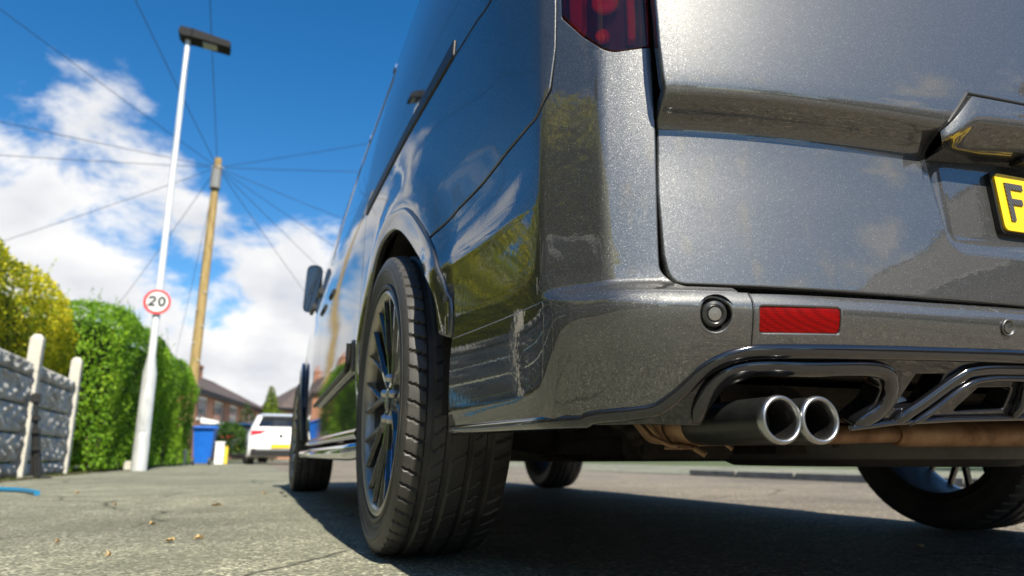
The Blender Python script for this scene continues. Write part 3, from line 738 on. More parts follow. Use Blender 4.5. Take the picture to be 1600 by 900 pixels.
for i, py in enumerate(post_ys):
    if first is None: first = post_mesh().build('fence_post', M['post'], fence); o = first
    else: o = first.copy(); COL.objects.link(o); o.parent = fence
    o.location = (0.02, py, 0); o.rotation_euler = (R(rnd.uniform(-.8, .8)), 0, 0)
for i in range(len(post_ys)-1):
    mb = MB(); ya, yb = post_ys[i+1]+.058, post_ys[i]-.058; rows = [(.02, .15), (.170, .445), (.465, .74), (.760, 1.035), (1.055, 1.20)]
    for k, (a, b) in enumerate(rows): rock_plank(mb, 0.0, ya, yb, a, b, i*7+k)
    mb.build('fence_panel', M['rock'], fence, smooth=50)

# ---------------------------------------------------------------- houses
def house(name, label, loc, rz, L, D, eave, ridge, bm_, wins, hip=2.5, chim=(), cat='house', group=None, extra=None, fr='white'):
    """L along local y, front towards +x; wins: (face, u, z, w, h, panes)"""
    root = empty(name, loc, rz); tag(root, label, cat, group)
    # walls as thick boxes pierced by recessed windows: build the front from strips round the openings
    mb = MB(); F = [w for w in wins if w[0] == 'front']; T = .25
    ys = sorted({0, L, *[w[1]-w[3]/2 for w in F], *[w[1]+w[3]/2 for w in F]}); zs = sorted({0, eave, *[w[2] for w in F], *[w[2]+w[4] for w in F]})
    for i in range(len(ys)-1):
        run = None
        for j in range(len(zs)-1):
            cy_, cz_ = (ys[i]+ys[i+1])/2, (zs[j]+zs[j+1])/2
            hole = any(abs(cy_-w[1]) < w[3]/2 and w[2] < cz_ < w[2]+w[4] for w in F)
            if not hole:
                if run is None: run = zs[j]
            if (hole or j == len(zs)-2) and run is not None:
                mb.box(-T, 0, ys[i], ys[i+1], run, zs[j] if hole else zs[j+1]); run = None
    mb.box(-D, -D+T, 0, L, 0, eave)
    E2 = [w for w in wins if w[0] == 'end']
    def endwall(y0, y1, W_):
        xs_ = sorted({-D+T, -T, *[w[1]-w[3]/2 for w in W_], *[w[1]+w[3]/2 for w in W_]}); zz_ = sorted({0, eave, *[w[2] for w in W_], *[w[2]+w[4] for w in W_]})
        for i in range(len(xs_)-1):
            run = None
            for j in range(len(zz_)-1):
                cx_, cz_ = (xs_[i]+xs_[i+1])/2, (zz_[j]+zz_[j+1])/2; hole = any(abs(cx_-w[1]) < w[3]/2 and w[2] < cz_ < w[2]+w[4] for w in W_)
                if not hole and run is None: run = zz_[j]
                if (hole or j == len(zz_)-2) and run is not None: mb.box(xs_[i], xs_[i+1], y0, y1, run, zz_[j] if hole else zz_[j+1]); run = None
    endwall(0, T, E2); endwall(L-T, L, [])
    mb.build('wall', bm_, root)
    for w in wins:
        fm = MB(); gm = MB(); f, u, z, ww, hh, n = w
        def B_(mb_, a0, a1, d0, d1, z0_, z1_):
            if f == 'front': mb_.box(-d1, -d0, a0, a1, z0_, z1_)
            else: mb_.box(a0, a1, d0, d1, z0_, z1_)
        t = .10; a0, a1 = u-ww/2+.004, u+ww/2-.004; z0_, z1_ = z+.004, z+hh-.004
        B_(fm, a0, a1, .06, .13, z0_, z0_+t); B_(fm, a0, a1, .06, .13, z1_-t, z1_)
        for k in range(n+1):
            c = a0+(a1-a0-t)*k/n; B_(fm, c, c+t, .062, .128, z0_+t, z1_-t)
        B_(fm, a0-.05, a1+.05, -.06, .05, z0_-.07, z0_-.002)
        frame = fm.build('window', M[fr], root)
        B_(gm, a0+.01, a1-.01, .09, .10, z0_+.02, z1_-.02); gm.build('pane', M['winglass'], frame)
    o = .35; rm = MB(); x0, x1, y0, y1 = -D-o, o, -o, L+o; mx_ = -D/2
    V = [(x0, y0, eave), (x1, y0, eave), (x1, y1, eave), (x0, y1, eave), (mx_, y0+hip+.001, ridge), (mx_, y1-hip-.001, ridge)]
    lo = [(x, y, z-.14) for x, y, z in V[:4]]
    rm.add(V+lo, [(0, 1, 4), (1, 2, 5, 4), (2, 3, 5), (3, 0, 4, 5), (6, 7, 1, 0), (7, 8, 2, 1), (8, 9, 3, 2), (9, 6, 0, 3), (9, 8, 7, 6)])
    roof = rm.build('roof', M['tiles'], root)
    rt = MB(); rt.tube([V[4], V[5]], .09, 8); [rt.tube([V[a], V[b]], .07, 8) for a, b in ((0, 4), (1, 4), (2, 5), (3, 5))]; rt.build('ridge_tiles', M['tiles'], roof)
    gt = MB(); gt.tube([(x1+.05, y0, eave-.06), (x1+.05, y1, eave-.06)], .055, 8); gt.box(x1-.33, x1-.004, y0+.01, y1-.01, eave-.30, eave-.142); gt.build('gutter', M['black'], root)
    for (cy_, cx_, hh) in chim:
        cm = MB(); cm.box(cx_-.4, cx_+.4, cy_-.55, cy_+.55, ridge-1.4, ridge+hh); cm.box(cx_-.46, cx_+.46, cy_-.61, cy_+.61, ridge+hh-.2, ridge+hh-.1)
        ch = cm.build('chimney', bm_, roof); 
        pt = MB()
        for k in (-.3, .05, .35): pt.lathe([(ridge+hh, .11), (ridge+hh+.42, .09), (ridge+hh+.44, .07), (ridge+hh+.2, .06)], 10, 'z', (cx_, cy_+k, 0))
        pt.build('chimney_pots', M['brick'], roof)
    return root
M['winglass'] = mat('window_glass', (.02, .025, .03), .05, 0, 1, .01)
Wf = [('front', u, 2.60, w, 1.45, n) for u, w, n in ((1.7, 2.3, 3), (6.0, 2.6, 3), (10.6, 2.5, 3), (14.4, 1.2, 1), (17.2, 2.2, 3), (20.6, 1.3, 2))]
Wf += [('front', u, .9, w, 1.5, n) for u, w, n in ((3.4, 2.4, 3), (11, 2.4, 3), (18, 2.4, 3))]
h = house('brick_terrace', 'red brick two storey terrace with brown hipped roof and white windows beyond the green hedge', (-4.55, 49.5, 0), R(-11.5), 22.5, 7.5, 4.45, 6.6, M['brick'],
      Wf+[('end', -5.2, 2.7, 1.2, 1.3, 1)], hip=3.6, chim=((4.2, -3.75, 1.0), (13, -3.75, .9)))
# white bay canopies over the ground floor
for u in (3.4, 11, 18):
    MB().hexa([(.02, u-1.9, 2.35), (1.0, u-1.9, 2.3), (1.0, u+1.9, 2.3), (.02, u+1.9, 2.35), (.02, u-1.9, 2.72), (.95, u-1.9, 2.42), (.95, u+1.9, 2.42), (.02, u+1.9, 2.72)]).build('porch_canopy', M['white'], h)
house('far_brick_house', 'distant brick house with a plum brown roof to the right of the conifer', (1.6, 74, 0), R(-74), 12, 8, 4.9, 7.9, M['brick'],
      [('front', 2.5, 2.9, 1.6, 1.2, 2), ('front', 7, 2.9, 1.6, 1.2, 2), ('front', 4, .9, 2, 1.3, 2)], hip=4, chim=((6, -4, .8),))
# houses on this side and behind, which the paintwork mirrors
house('brown_brick_house', 'brown brick house behind the golden hedge, left of the footway', (-9.5, -9, 0), 0, 11, 8, 4.9, 7.8, M['brick2'],
      [('front', u, 2.9, 1.5, 1.4, 2) for u in (1.8, 5.4, 9.2)]+[('front', u, .9, 1.9, 1.3, 3) for u in (2.2, 8.8)]+[('end', -4, 2.9, 1.3, 1.3, 2)], hip=3.5, chim=((5.5, -4, 1),))
house('opposite_brick_house', 'red brick house across the road behind the van', (11.5, -9, 0), R(180), 13, 8, 4.9, 8.2, M['brick'],
      [('front', u, 2.9, 1.7, 1.3, 2) for u in (2, 6, 10)]+[('front', u, .9, 2.0, 1.4, 3) for u in (3, 9.5)], hip=3.0, chim=((1.2, -4, 1.6),))
house('corner_brick_house', 'red brick corner house at the end of the road behind the van', (4, -44, 0), R(90), 14, 8, 4.9, 8.0, M['brick'],
      [('front', u, 2.9, 1.7, 1.3, 2) for u in (2, 7, 12)]+[('front', u, .9, 2.0, 1.4, 3) for u in (3.5, 10.5)], hip=3.0, chim=((7, -4, 1),))
tree('garden_tree', 'broad dark green tree in the garden across the road', 13.5, 3, 7.5, 3.0, 51)
tree('street_tree', 'dark green tree standing at the bend behind the van', 12, -33, 8, 3.4, 52)
box_hedge('opposite_hedge', 'dark green hedge along the gardens across the road', 6.5, 7.5, -22, 4.5, 1.5, M['leaf_dark'], 160, .10, 61, z0=.05, stems=False)
# ---------------------------------------------------------------- the van
van = empty('parked_van', (0, 0, 0)); tag(van, 'grey metallic panel van with black alloys and twin exhaust tips, parked half on the footway', 'van')
P_ = M['paint']
def arc_pts(yc, zc, r, a0, a1, n=24): return [(yc+r*math.cos(R(a0+(a1-a0)*i/n)), zc+r*math.sin(R(a0+(a1-a0)*i/n))) for i in range(n+1)]
def y2s(y):      # run along the outline for a side point at y (long straight side)
    return float(np.interp(y, _pts[:, 1][SI:], _s[SI:]))
SI = int(np.argmax(_pts[:, 1] > .1))
def ms(poly, sg): return [(a*sg, *q) for a, *q in poly]
AS = [s for s in list(np.arange(.0, .74, .03))+list(np.arange(.74, 1.06, .008))+list(np.arange(1.06, 2.6, .03))+list(np.arange(2.6, 6.9, .06))]
BS = [z for z in list(np.arange(.25, .37, .02))+list(np.arange(.37, .46, .005))+list(np.arange(.46, .50, .012))+list(np.arange(.50, .62, .004))+list(np.arange(.62, 1.9, .03))]
def AB(sg): return dict(A=[a*sg for a in AS], B=BS)
# outlines measured on the left side (run, height)
ARCH_OUT_R = [(1.4110, .4330), (1.4110, .495), (1.4780, .5835), (1.5875, .6807), (1.7229, .7667), (1.8548, .8045)]
arch_top = [(1.96, .820), (2.07, .803), (2.20, .735), (2.31, .640), (2.375, .52), (2.39, .40), (2.385, .315)]
ARCH_OUT = ARCH_OUT_R+arch_top
ARCH_IN = [(1.455, .27), (1.4560, .444), (1.4851, .5337), (1.640, .648), (1.7517, .7200), (1.8477, .7650), (1.9594, .7833), (2.0628, .7720), (2.1450, .7250), (2.25, .62), (2.315, .51), (2.332, .40), (2.325, .315)]
for sg in (1, -1):
    ab = AB(sg)
    corner = fillet([(.9505, 1.25), (.9505, .814, .01), (.9505, .808, .006), (.920, .768, .05), (.8915, .7385, .06), (.8755, .7335, .02), (.8300, .7400, .003), (.8295, .62), (.8325, .4360, .022), (.811, .4165, .006), (.753, .4155, .001),
              (.753, .4095, .001), (.85, .4105), (.95, .4125, .02), (1.10, .4160, .05), (1.404, .4255, .001), (1.4040, .497, .02), (1.4705, .5875, .06), (1.5410, .6455, .004),
              (1.3906, .6605, .05), (1.2533, .6605, .05), (1.1219, .6680, .03), (.988, .6690, .025), (.9640, .702, .02), (.9565, .766, .01), (.9545, .83), (.9545, 1.25)])
    panel('corner_panel', SB, ms(corner, sg), P_, van, sign=sg*1, **ab, lip=.003) if sg == 1 else panel('corner_panel', SB, ms(corner, sg), P_, van, sign=1, **ab, lip=.003)
    bump_c = fillet([(.7385, .4075, .0015), (.85, .4085), (.95, .4105, .02), (1.10, .4140, .05), (1.4055, .4235, .002), (1.4362, .3472), (1.4700, .2715, .002), (1.20, .2675), (.9692, .2661), (.93, .2675),
              (.884, .2747, .05), (.8342, .2961, .08), (.7901, .3304, .08), (.7494, .3448, .03), (.7385, .3462, .001)])
    hole = [(.788+.0228*math.cos(a*math.pi/18), .3808+.0220*math.sin(a*math.pi/18)) for a in range(36)]
    panel('bumper_corner', SB, ms(bump_c, sg), P_, van, holes=[ms(hole, sg)], sign=1, **ab, lip=.0022)
    # quarter panel with its arch
    q = fillet([(.9600, 1.84), (.9600, .83), (.9620, .767, .01), (.9705, .7065, .02), (.993, .6765, .03), (1.1219, .6765, .03), (1.2533, .6690, .05), (1.3906, .6690, .05), (1.5560, .6535, .003)]
        + [(1.5900, .6830)]+[(a, b) for a, b in spline(ARCH_OUT[4:], 4)]+[(2.385, .30), (2.4215, .30, .004), (2.4215, 1.84, .02)])
    panel('quarter_panel', SB, ms(q, sg), P_, van, sign=1, **ab)
    # arch moulding
    am = [(a, b) for a, b in spline(ARCH_OUT, 5)]+[(a, b) for a, b in reversed(spline(ARCH_IN[1:], 5))]
    ymid = None
    panel('arch_moulding', SB, ms(am, sg), P_, van, sign=1, A=[a*sg for a in np.arange(1.40, 2.42, .012)], B=list(np.arange(.30, .84, .012)), off=.006, lip=.007, depth=.02)
    # doors
    d1 = fillet([(2.429, .30, .02), (2.429, 1.80, .04), (3.80, 1.80, .04), (3.80, .30, .02)])
    win = fillet([(2.56, 1.12, .06), (2.56, 1.66, .08), (3.70, 1.66, .08), (3.70, 1.12, .06)])
    sd = panel('side_door', SB, ms(d1, sg), P_, van, holes=[ms(win, sg)], sign=1, **ab)
    panel('side_window', SB, ms(fillet([(2.565, 1.125, .06), (2.565, 1.655, .08), (3.695, 1.655, .08), (3.695, 1.125, .06)]), sg), M['glass'], sd, sign=1, A=.06, B=.06, off=-.004, edge=.04)
    d2 = fillet([(3.806, .30, .02), (3.806, 1.78, .04), (4.30, 1.76, .12), (5.02, 1.08, .1), (5.00, .80, .02), (4.80, .70, .2), (4.66, .45, .1), (4.66, .30, .02)])
    win2 = fillet([(3.90, 1.12, .05), (3.90, 1.68, .08), (4.26, 1.66, .12), (4.90, 1.06, .05)])
    fd = panel('front_door', SB, ms(d2, sg), P_, van, holes=[ms(win2, sg)], sign=1, **ab)
    panel('door_window', SB, ms(fillet([(3.905, 1.125, .05), (3.905, 1.675, .08), (4.255, 1.655, .12), (4.885, 1.067, .05)]), sg), M['glass'], fd, sign=1, A=.06, B=.06, off=-.004, edge=.04)
    hd = MB(); bead(hd, SB, ms([(3.98, .985), (4.18, .985)], sg), .016, .012, off=.030); hd.build('handle', M['plastic'], fd, smooth=50)
    hd = MB(); bead(hd, SB, ms([(3.60, .985), (3.74, .985)], sg), .016, .012, off=.030); hd.build('handle', M['plastic'], sd, smooth=50)
    fp = fillet([(4.666, .52)]+[(y2s(y), z) for y, z in arc_pts(4.3, .36, .455, 160, 8, 16)]+[(y2s(4.82), .32, .02), (5.75, .45, .05), (5.70, .80, .05), (5.20, 1.04, .05), (5.03, 1.07, .02), (5.008, .80, .02), (4.81, .70, .2)])
    panel('front_wing', SB, ms(fp, sg), P_, van, sign=1, **ab)
    # plastic arch trim round the front wheel
    tr = MB(); bead(tr, SB, ms([(y2s(y), z) for y, z in arc_pts(4.3, .36, .445, 185, -5, 30)], sg), .030, .016, off=.006); tr.build('arch_moulding', M['gloss'], van, smooth=60)
    # sliding door rail and rub strip
    rpoly = fillet([(1.4246, .996, .003), (1.4246, 1.030, .003), (1.83, 1.026, .05), (2.40, 1.014, .004), (2.424, .984, .003), (1.83, .999, .1)])
    panel('door_rail', SB, ms(rpoly, sg), M['black'], van, sign=1, A=.03, B=.01, off=.004, lip=.003)
    ln = MB(); bead(ln, SB, ms(spline([(1.425, .992), (1.36, .987), (1.27, .980), (1.1922, .9709), (1.12, .985), (1.05, 1.03), (1.02, 1.10)], 6), sg), .0022, .0014, off=.0002, n=6); ln.build('panel_seam', M['black'], van)
    rs = fillet([(2.485, .490, .004), (2.475, .575, .004), (3.60, .520, .01), (3.62, .445, .01)])
    mo = panel('rub_strip', SB, ms(rs, sg), P_, van, sign=1, A=[a*sg for a in np.arange(2.48, 3.76, .03)], B=list(np.arange(.45, .57, .01)), off=.014, lip=.008, depth=.02)
    bl = MB(); bead(bl, SB, ms([(2.478, .570), (2.486, .510), (2.53, .488), (3.62, .447)], sg), .009, .008, off=.020); bl.build('trim_edge', M['plastic'], mo, smooth=60)
    sl = MB(); bead(sl, SB, ms([(2.42, .288), (3.0, .288), (4.6, .288)], sg), .020, .022, off=-.006, step=.05); sl.build('sill', M['gloss'], van, smooth=60)
    # side bar under the sill
    x = -.975*sg; mb = MB()
    mb.tube([(x*.9, 1.50, .250), (x*.99, 1.56, .236), (x, 1.66, .233), (x, 3.55, .233), (x*.99, 3.66, .236), (x*.9, 3.72, .25)], .026, 14)
    sb_ = mb.build('side_bar', M['chrome'], van, smooth=60)
    for yy in (2.0, 3.2): MB().tube([(x*.995, yy, .24), (x*.85, yy, .285)], .014, 8).build('bracket', M['dark'], sb_)
    # roof edge strip with its plugs
    g = MB(); zr = 1.865; path = [(y2s(y), zr) for y in np.arange(.4, 3.3, .1)]
    bead(g, SB, ms(path, sg), .014, .012, off=.004); rf = g.build('roof_gutter', M['gloss'], van, smooth=60)
    for yy in (.6, 1.35, 2.1, 2.85):
        q_ = SB(y2s(yy)*sg, zr); MB().box(q_[0]-.02, q_[0]+.01, q_[1]-.03, q_[1]+.03, q_[2]-.012, q_[2]+.018, .005).build('roof_plug', M['chrome'] if sg == 1 else M['plastic'], rf)
    # tail lamp: dark housing behind a smoked lens
    LP_ = fillet([(.9470, 1.25, .02), (.9470, .814, .006), (.9160, .772, .05), (.8890, .7425, .06), (.8740, .7375, .02), (.8325, .7440, .003), (.8325, 1.24, .02)])
    tl = panel('tail_light', SB, ms(LP_, sg), M['lens'], van, sign=1, A=[a*sg for a in np.arange(.832, .955, .006)], B=.03, off=.001, lip=.003, depth=.03)
    panel('lamp_housing', SB, ms(LP_, sg), M['lamphouse'], tl, sign=1, A=.02, B=.03, off=-.032, depth=.01)
    rp = fillet([(.945, .80, .004), (.938, .782, .004), (.930, .80, .004), (.926, .96, .004), (.946, .96, .004)])
    panel('lamp_reflector', SB, ms(rp, sg), M['lampred'], tl, sign=1, A=.01, B=.02, off=-.018, edge=.006)
    rp = fillet([(.853, .765, .002), (.847, .765, .002), (.846, 1.1, .002), (.852, 1.1, .002)])
    panel('lamp_reflector', SB, ms(rp, sg), M['lampred'], tl, sign=1, A=.01, B=.03, off=-.014, edge=.006)
    for (s_, z_, r_) in ((.893, .772, .010), (.885, .825, .018), (.89, .90, .026), (.90, 1.02, .03)):
        c = SB(s_*sg, z_); nn = normal(SB, s_*sg, z_); c = c-nn*.022
        mb = MB(); mb.lathe([(0, r_), (.006, r_), (.008, r_*.86), (.003, r_*.80), (.001, r_*.4), (.004, 0.0005)], 24, 'z'); o = mb.build('lamp_bulb_ring', M['lampred'], tl, smooth=50)
        o.matrix_local = Matrix.Translation(Vector(c)) @ Vector(nn).to_track_quat('Z', 'Y').to_matrix().to_4x4()
    # mirror
    mb = MB(); mx0 = -.935*sg
    mb.tube([(mx0*.97, 4.02, 1.17), (mx0*1.01, 4.0, 1.22), (mx0*1.03, 3.985, 1.26)], [.030, .024, .028], 10)
    mi = mb.build('door_mirror', M['plastic'], van, smooth=60)
    hb = MB(); cx_ = -.952*sg; prof = fillet([(-.060, 1.11, .055), (.055, 1.14, .05), (.055, 1.44, .055), (-.045, 1.44, .055)], seg=8)
    hb.prism(prof, lambda p: (cx_+p[0], 3.965, p[1]), lambda p: (cx_+p[0]*.82, 4.06, 1.25+(p[1]-1.25)*.86)); hb.build('mirror_housing', M['gloss'], mi, smooth=50)
    gb = MB(); gb.prism([(a*.88, 1.25+(b-1.25)*.90) for a, b in prof], lambda p: (cx_+p[0], 3.9625, p[1]), lambda p: (cx_+p[0], 3.9635, p[1])); gb.build('mirror_glass', M['glass'], mi)
# tailgate
GA = sorted([s*a for a in list(np.arange(.0, .60, .03))+list(np.arange(.60, .84, .012)) for s in (1, -1)])
GBz = list(np.arange(.43, .58, .03))+list(np.arange(.59, .72, .006))+list(np.arange(.73, 1.86, .03))
gl = [(-.8140, .4243, .034), (-.8190, .46), (-.8190, .54), (-.8150, .600), (-.8145, .626), (-.8230, .655), (-.8275, .68), (-.8300, .73), (-.8300, 1.2), (-.79, 1.6), (-.73, 1.86, .06)]
gpoly = gl+[(-a, *q) for a, *q in reversed(gl)]
rec = [(-.4180, .603), (-.4060, .503, .0), (-.3860, .487, .02)]
gar = [(-.4220, .632), (-.4245, .652, .01), (-.3800, .7080, .012)]
hole = fillet(gar[::-1]+rec+[(-a, *q) for a, *q in reversed(rec)]+[(-a, *q) for a, *q in reversed(gar[::-1])])
rw = fillet([(-.70, 1.14, .07), (.70, 1.14, .07), (.63, 1.72, .08), (-.63, 1.72, .08)])
tg = panel('tailgate', SG, fillet(gpoly), P_, van, holes=[hole, rw], A=GA, B=GBz, sign=1, lip=.004, depth=.02)
panel('rear_window', SG, rw, M['glass'], tg, A=.06, B=.06, sign=1, off=-.004, edge=.05)
def SR(x, z):   # floor of the number plate recess
    p = SG(x, z); e = max(0, 1-(.425-abs(x))/.05); f = max(0, 1-(z-.483)/.04)
    return np.array([x, -.0500+Sz(abs(x))*.5+.05*(z-.577)-.007*min(1, e)**2-.0085*min(1, f)**2, z])
rec_poly = fillet([(-.4050, .690), (-.4235, .652), (-.4180, .603), (-.4070, .503, .0), (-.3860, .4855, .02), (.3860, .4855, .02), (.4070, .503), (.4180, .603), (.4235, .652), (.4050, .690)])
panel('plate_recess', SR, rec_poly, P_, tg, A=sorted([s*a for a in list(np.arange(0, .36, .03))+list(np.arange(.36, .425, .006)) for s in (1, -1)]), B=list(np.arange(.487, .690, .006)), sign=1, lip=.001, depth=.004)
# garnish above the plate: a deep brow with tapering ends
gm = MB(); prof = [(1.0, -.004), (.965, .0030), (.90, .0038), (.65, .0050), (.45, .0058), (.385, .0045), (.34, .0000), (.20, -.0130), (.06, -.0270), (.0, -.0340), (-.03, -.0420), (-.14, -.075)]
xs_ = [-.4265, -.4235, -.4205, -.413, -.405, -.395, -.385, -.375, -.36, -.33]+list(np.arange(-.30, .301, .05))+[.33, .36, .375, .385, .395, .405, .413, .4205, .4235, .4265]
vs = []
for x in xs_:
    a = abs(x); top = .7065 if a < .376 else .7065-(a-.376)*(.7065-.6500)/(.4265-.376); bot = .632+.022*(1-(a/.4265)**2)
    k = min(1, max(.0, (.4265-a)/.03))**.5
    for f, o in prof:
        z = bot+f*(top-bot) if f >= 0 else bot+f*.06
        b = SG(x, max(.655, z))[1]*(1-k)+SG(x, .700)[1]*k; vs.append((x, b-o*k+.0008*(1-k), z))
m_ = len(prof); fs = [(i*m_+j, (i+1)*m_+j, (i+1)*m_+j+1, i*m_+j+1) for i in range(len(xs_)-1) for j in range(m_-1)]
gm.add(vs, fs); gn = gm.build('plate_garnish', P_, tg, smooth=50)
gs = MB(); bead(gs, SG, [(-.4255, .628), (-.4262, .652), (-.3805, .7095)], .0022, .0015, off=.0005); bead(gs, SG, [(-.3805, .7095), (.3805, .7095)], .0022, .0015, off=.0005, step=.05); gs.build('rubber_seal', M['black'], gn)
lb = MB()
for sx in (-1, 1):
    lb = MB(); lb.box(sx*.20-.055, sx*.20+.055, -.078, -.056, .6360, .6420, .002); lb.build('plate_lamp', M['plastic'], gn, smooth=40)
# number plate
yp = -.0565
def pl3(p, d): return (p[0]+pcx, yp+.05*(p[1]-.577)-d, p[1])
pz0, pz1 = .5330, .6210; px0 = -.2570; pcx = -.0340
mb = MB(); r_ = fillet([(px0-.0035, pz0-.0035, .010), (-px0+.0035, pz0-.0035, .010), (-px0+.0035, pz1+.0035, .010), (px0-.0035, pz1+.0035, .010)])
mb.prism(r_, lambda p: pl3(p, -.008), lambda p: pl3(p, .0)); plate = mb.build('number_plate', M['black'], tg, smooth=40)
mb = MB(); r_ = fillet([(px0, pz0, .010), (-px0, pz0, .010), (-px0, pz1, .010), (px0, pz1, .010)])
mb.prism(r_, lambda p: pl3(p, .0002), lambda p: pl3(p, .004)); mb.build('plate_face', M['yellow'], plate, smooth=40)
def carbon():
    m = mat('carbon_pattern_lettering', (.02, .02, .02), .3, 0, .8, .05); t = NT(m)
    w = t.n('ShaderNodeTexWave', wave_type='BANDS', bands_direction='DIAGONAL'); w.inputs['Scale'].default_value = 95; t.l(t.coord((1, 0, 1)), w.inputs['Vector'])
    t.l(t.ramp(w.outputs['Fac'], [(.3, (.008, .008, .008)), (.8, (.11, .11, .11))]), t.b.inputs['Base Color']); return m
cm_ = carbon(); mb = MB(); w = .0092; f0 = lambda p: pl3(p, .0042); f1 = lambda p: pl3(p, .0062)
zb, zt = .5480, .6070; x0 = -.2420; xr = x0+.036
ribbon(mb, [(x0+w/2, zb), (x0+w/2, zt)], w, f0, f1)
ribbon(mb, [(x0+w+.0002, zt-w/2), (xr, zt-w/2)], w, f0, f1); ribbon(mb, [(x0+w+.0002, (zb+zt)/2+.001), (xr-.006, (zb+zt)/2+.001)], w, f0, f1)
gx = x0+.046; G = fillet([(gx+.037, zt-.015), (gx+.037, zt-w/2, .014), (gx+w/2, zt-w/2, .014), (gx+w/2, zb+w/2, .014), (gx+.037, zb+w/2, .014), (gx+.037, (zb+zt)/2-.002), (gx+.021, (zb+zt)/2-.002)], closed=False, seg=6)
ribbon(mb, G, w, f0, f1)
mb.build('plate_lettering', cm_, plate)
M['sensor'] = mat('dark_grey_sensor_metal', (.045, .045, .044), .3, .5, .5)
# bumper centre, ledge, seams, reflectors, sensors
bc = [(.7410, .4075), (.60, .4105), (.285, .4190), (0, .4210)]; bb = [(.7410, .3455), (.6309, .3497), (.3205, .3564), (0, .3580)]
poly = bc+[(-a, b) for a, b in bc[:-1][::-1]]+[(-a, b) for a, b in bb[:-1]]+bb[::-1]
REF = fillet([(.7385, .3590, .008), (.7385, .3935, .008), (.6200, .3965, .008), (.6200, .3615, .008)])
sens = lambda c, r: [(c[0]+r*math.cos(a*math.pi/12), c[1]+r*math.sin(a*math.pi/12)) for a in range(24)]
REF = fillet([(.7320, .3585, .007), (.7320, .3945, .007), (.6170, .3975, .007), (.6170, .3610, .007)])
holes = [REF, [(-a, b) for a, b in REF], sens((.3542, .3841), .0115), [(-a, b) for a, b in sens((.3542, .3841), .0115)]]
bcen = panel('bumper_centre', SB, poly, P_, van, holes=holes, sign=1, A=[a for a in np.arange(-.74, .741, .02)], B=list(np.arange(.35, .42, .006)), off=-.0015, lip=.0025)
lg = [(.7555, .4095), (.60, .4122), (.285, .4210), (0, .4225)]; lt = [(.7555, .4150), (.60, .4175), (.285, .4238), (0, .4250)]
poly = lg+[(-a, b) for a, b in lg[:-1][::-1]]+[(-a, b) for a, b in lt[:-1]]+lt[::-1]
panel('bumper_ledge', SB, poly, P_, van, sign=1, A=.05, B=.004, off=-.008, lip=.001)
for sg in (1, -1):
    RI = fillet([(.7285, .3620, .006), (.7285, .3915, .006), (.6205, .3943, .006), (.6205, .3645, .006)])
    panel('bumper_reflector', SB, ms(RI, sg), M['redref'], van, sign=1, A=.01, B=.008, off=-.0040, lip=.003, depth=.008, edge=.008)
    rb = panel('reflector_bezel', SB, ms(REF, sg), P_, bcen, holes=[ms(RI, sg)], sign=1, A=.01, B=.01, off=-.0065, lip=.002, depth=.004, edge=.008)
    for (s_, z_, r_, m2) in ((.788, .3808, .0228, 'rear_sensor'), (.3542, .3841, .0115, 'parking_sensor')):
        c = SB(s_*sg, z_); nn = normal(SB, s_*sg, z_)
        mb = MB()
        if r_ > .012:
            mb.lathe([(-.001, r_*1.01), (-.020, r_*.94), (-.021, 0.0004)], 36, 'z'); o = mb.build(m2, M['black'], van, smooth=50)
            k = MB(); k.lathe([(-.020, .0170), (-.009, .0166), (-.0045, .0148), (-.0030, .0115), (-.0040, .0098), (-.0060, .0090), (-.0062, .0085)], 36, 'z'); o2 = k.build('sensor_body', M['sensor'], o, smooth=40)
            k2 = MB(); k2.lathe([(-.0062, .0086), (-.0032, .0078), (-.0026, .0003)], 28, 'z'); o3 = k2.build('sensor_face', M['tip'], o, smooth=40)
        else:
            mb.lathe([(-.010, r_*.98), (.0005, r_*.97), (.0015, r_*.88), (.0005, r_*.74), (-.001, r_*.68)], 28, 'z'); o = mb.build(m2, P_, van, smooth=40)
            k2 = MB(); k2.lathe([(-.004, r_*.67), (.0008, r_*.62), (.0012, .0003)], 24, 'z'); k2.build('sensor_face', P_, o, smooth=40)
        o.matrix_local = Matrix.Translation(Vector(c)) @ Vector(nn).to_track_quat('Z', 'Y').to_matrix().to_4x4()
# diffuser: gloss black valance with openings and ribs
up = [(1.4680, .2690), (1.20, .2655), (.9692, .2641), (.93, .2655), (.883, .2727), (.8342, .2941), (.790, .3284), (.7494, .3428), (.6309, .3477), (.3205, .3544), (0, .3560)]
lo = [(1.4630, .2616), (.9698, .2565), (.8717, .2560), (.7985, .2550, .004), (.7665, .2986, .02), (.7249, .3128, .02), (.5578, .3172, .022), (.5300, .3060, .018), (.5350, .2790, .02), (.5660, .2535, .004), (.502, .2610), (.2839, .2690), (0, .2690)]
lo = [tuple(q) for q in lo]; poly = fillet(up+[(-a, b) for a, b in up[:-1][::-1]]+[(-q[0], *q[1:]) for q in lo[:-1]]+lo[::-1])
HA = fillet([(.7905, .2600, .004), (.7665, .2986, .02), (.7249, .3128, .02), (.5578, .3172, .022), (.5300, .3060, .018), (.5350, .2790, .02), (.5760, .2560, .004)])
HB = fillet([(.4856, .3211, .004), (.4327, .3228, .006), (.4500, .2790, .006), (.5100, .2740, .006)])
HC = fillet([(.3749, .3079, .008), (.3104, .3097, .008), (.3161, .2774, .008), (.4135, .2720, .006)])
HD = fillet([(.285, .3100, .008), (.03, .3110, .008), (.05, .2780, .008), (.290, .2770, .008)])
holes = []
for H_ in (HB, HC, HD): holes += [H_, [(-a, b) for a, b in H_]]
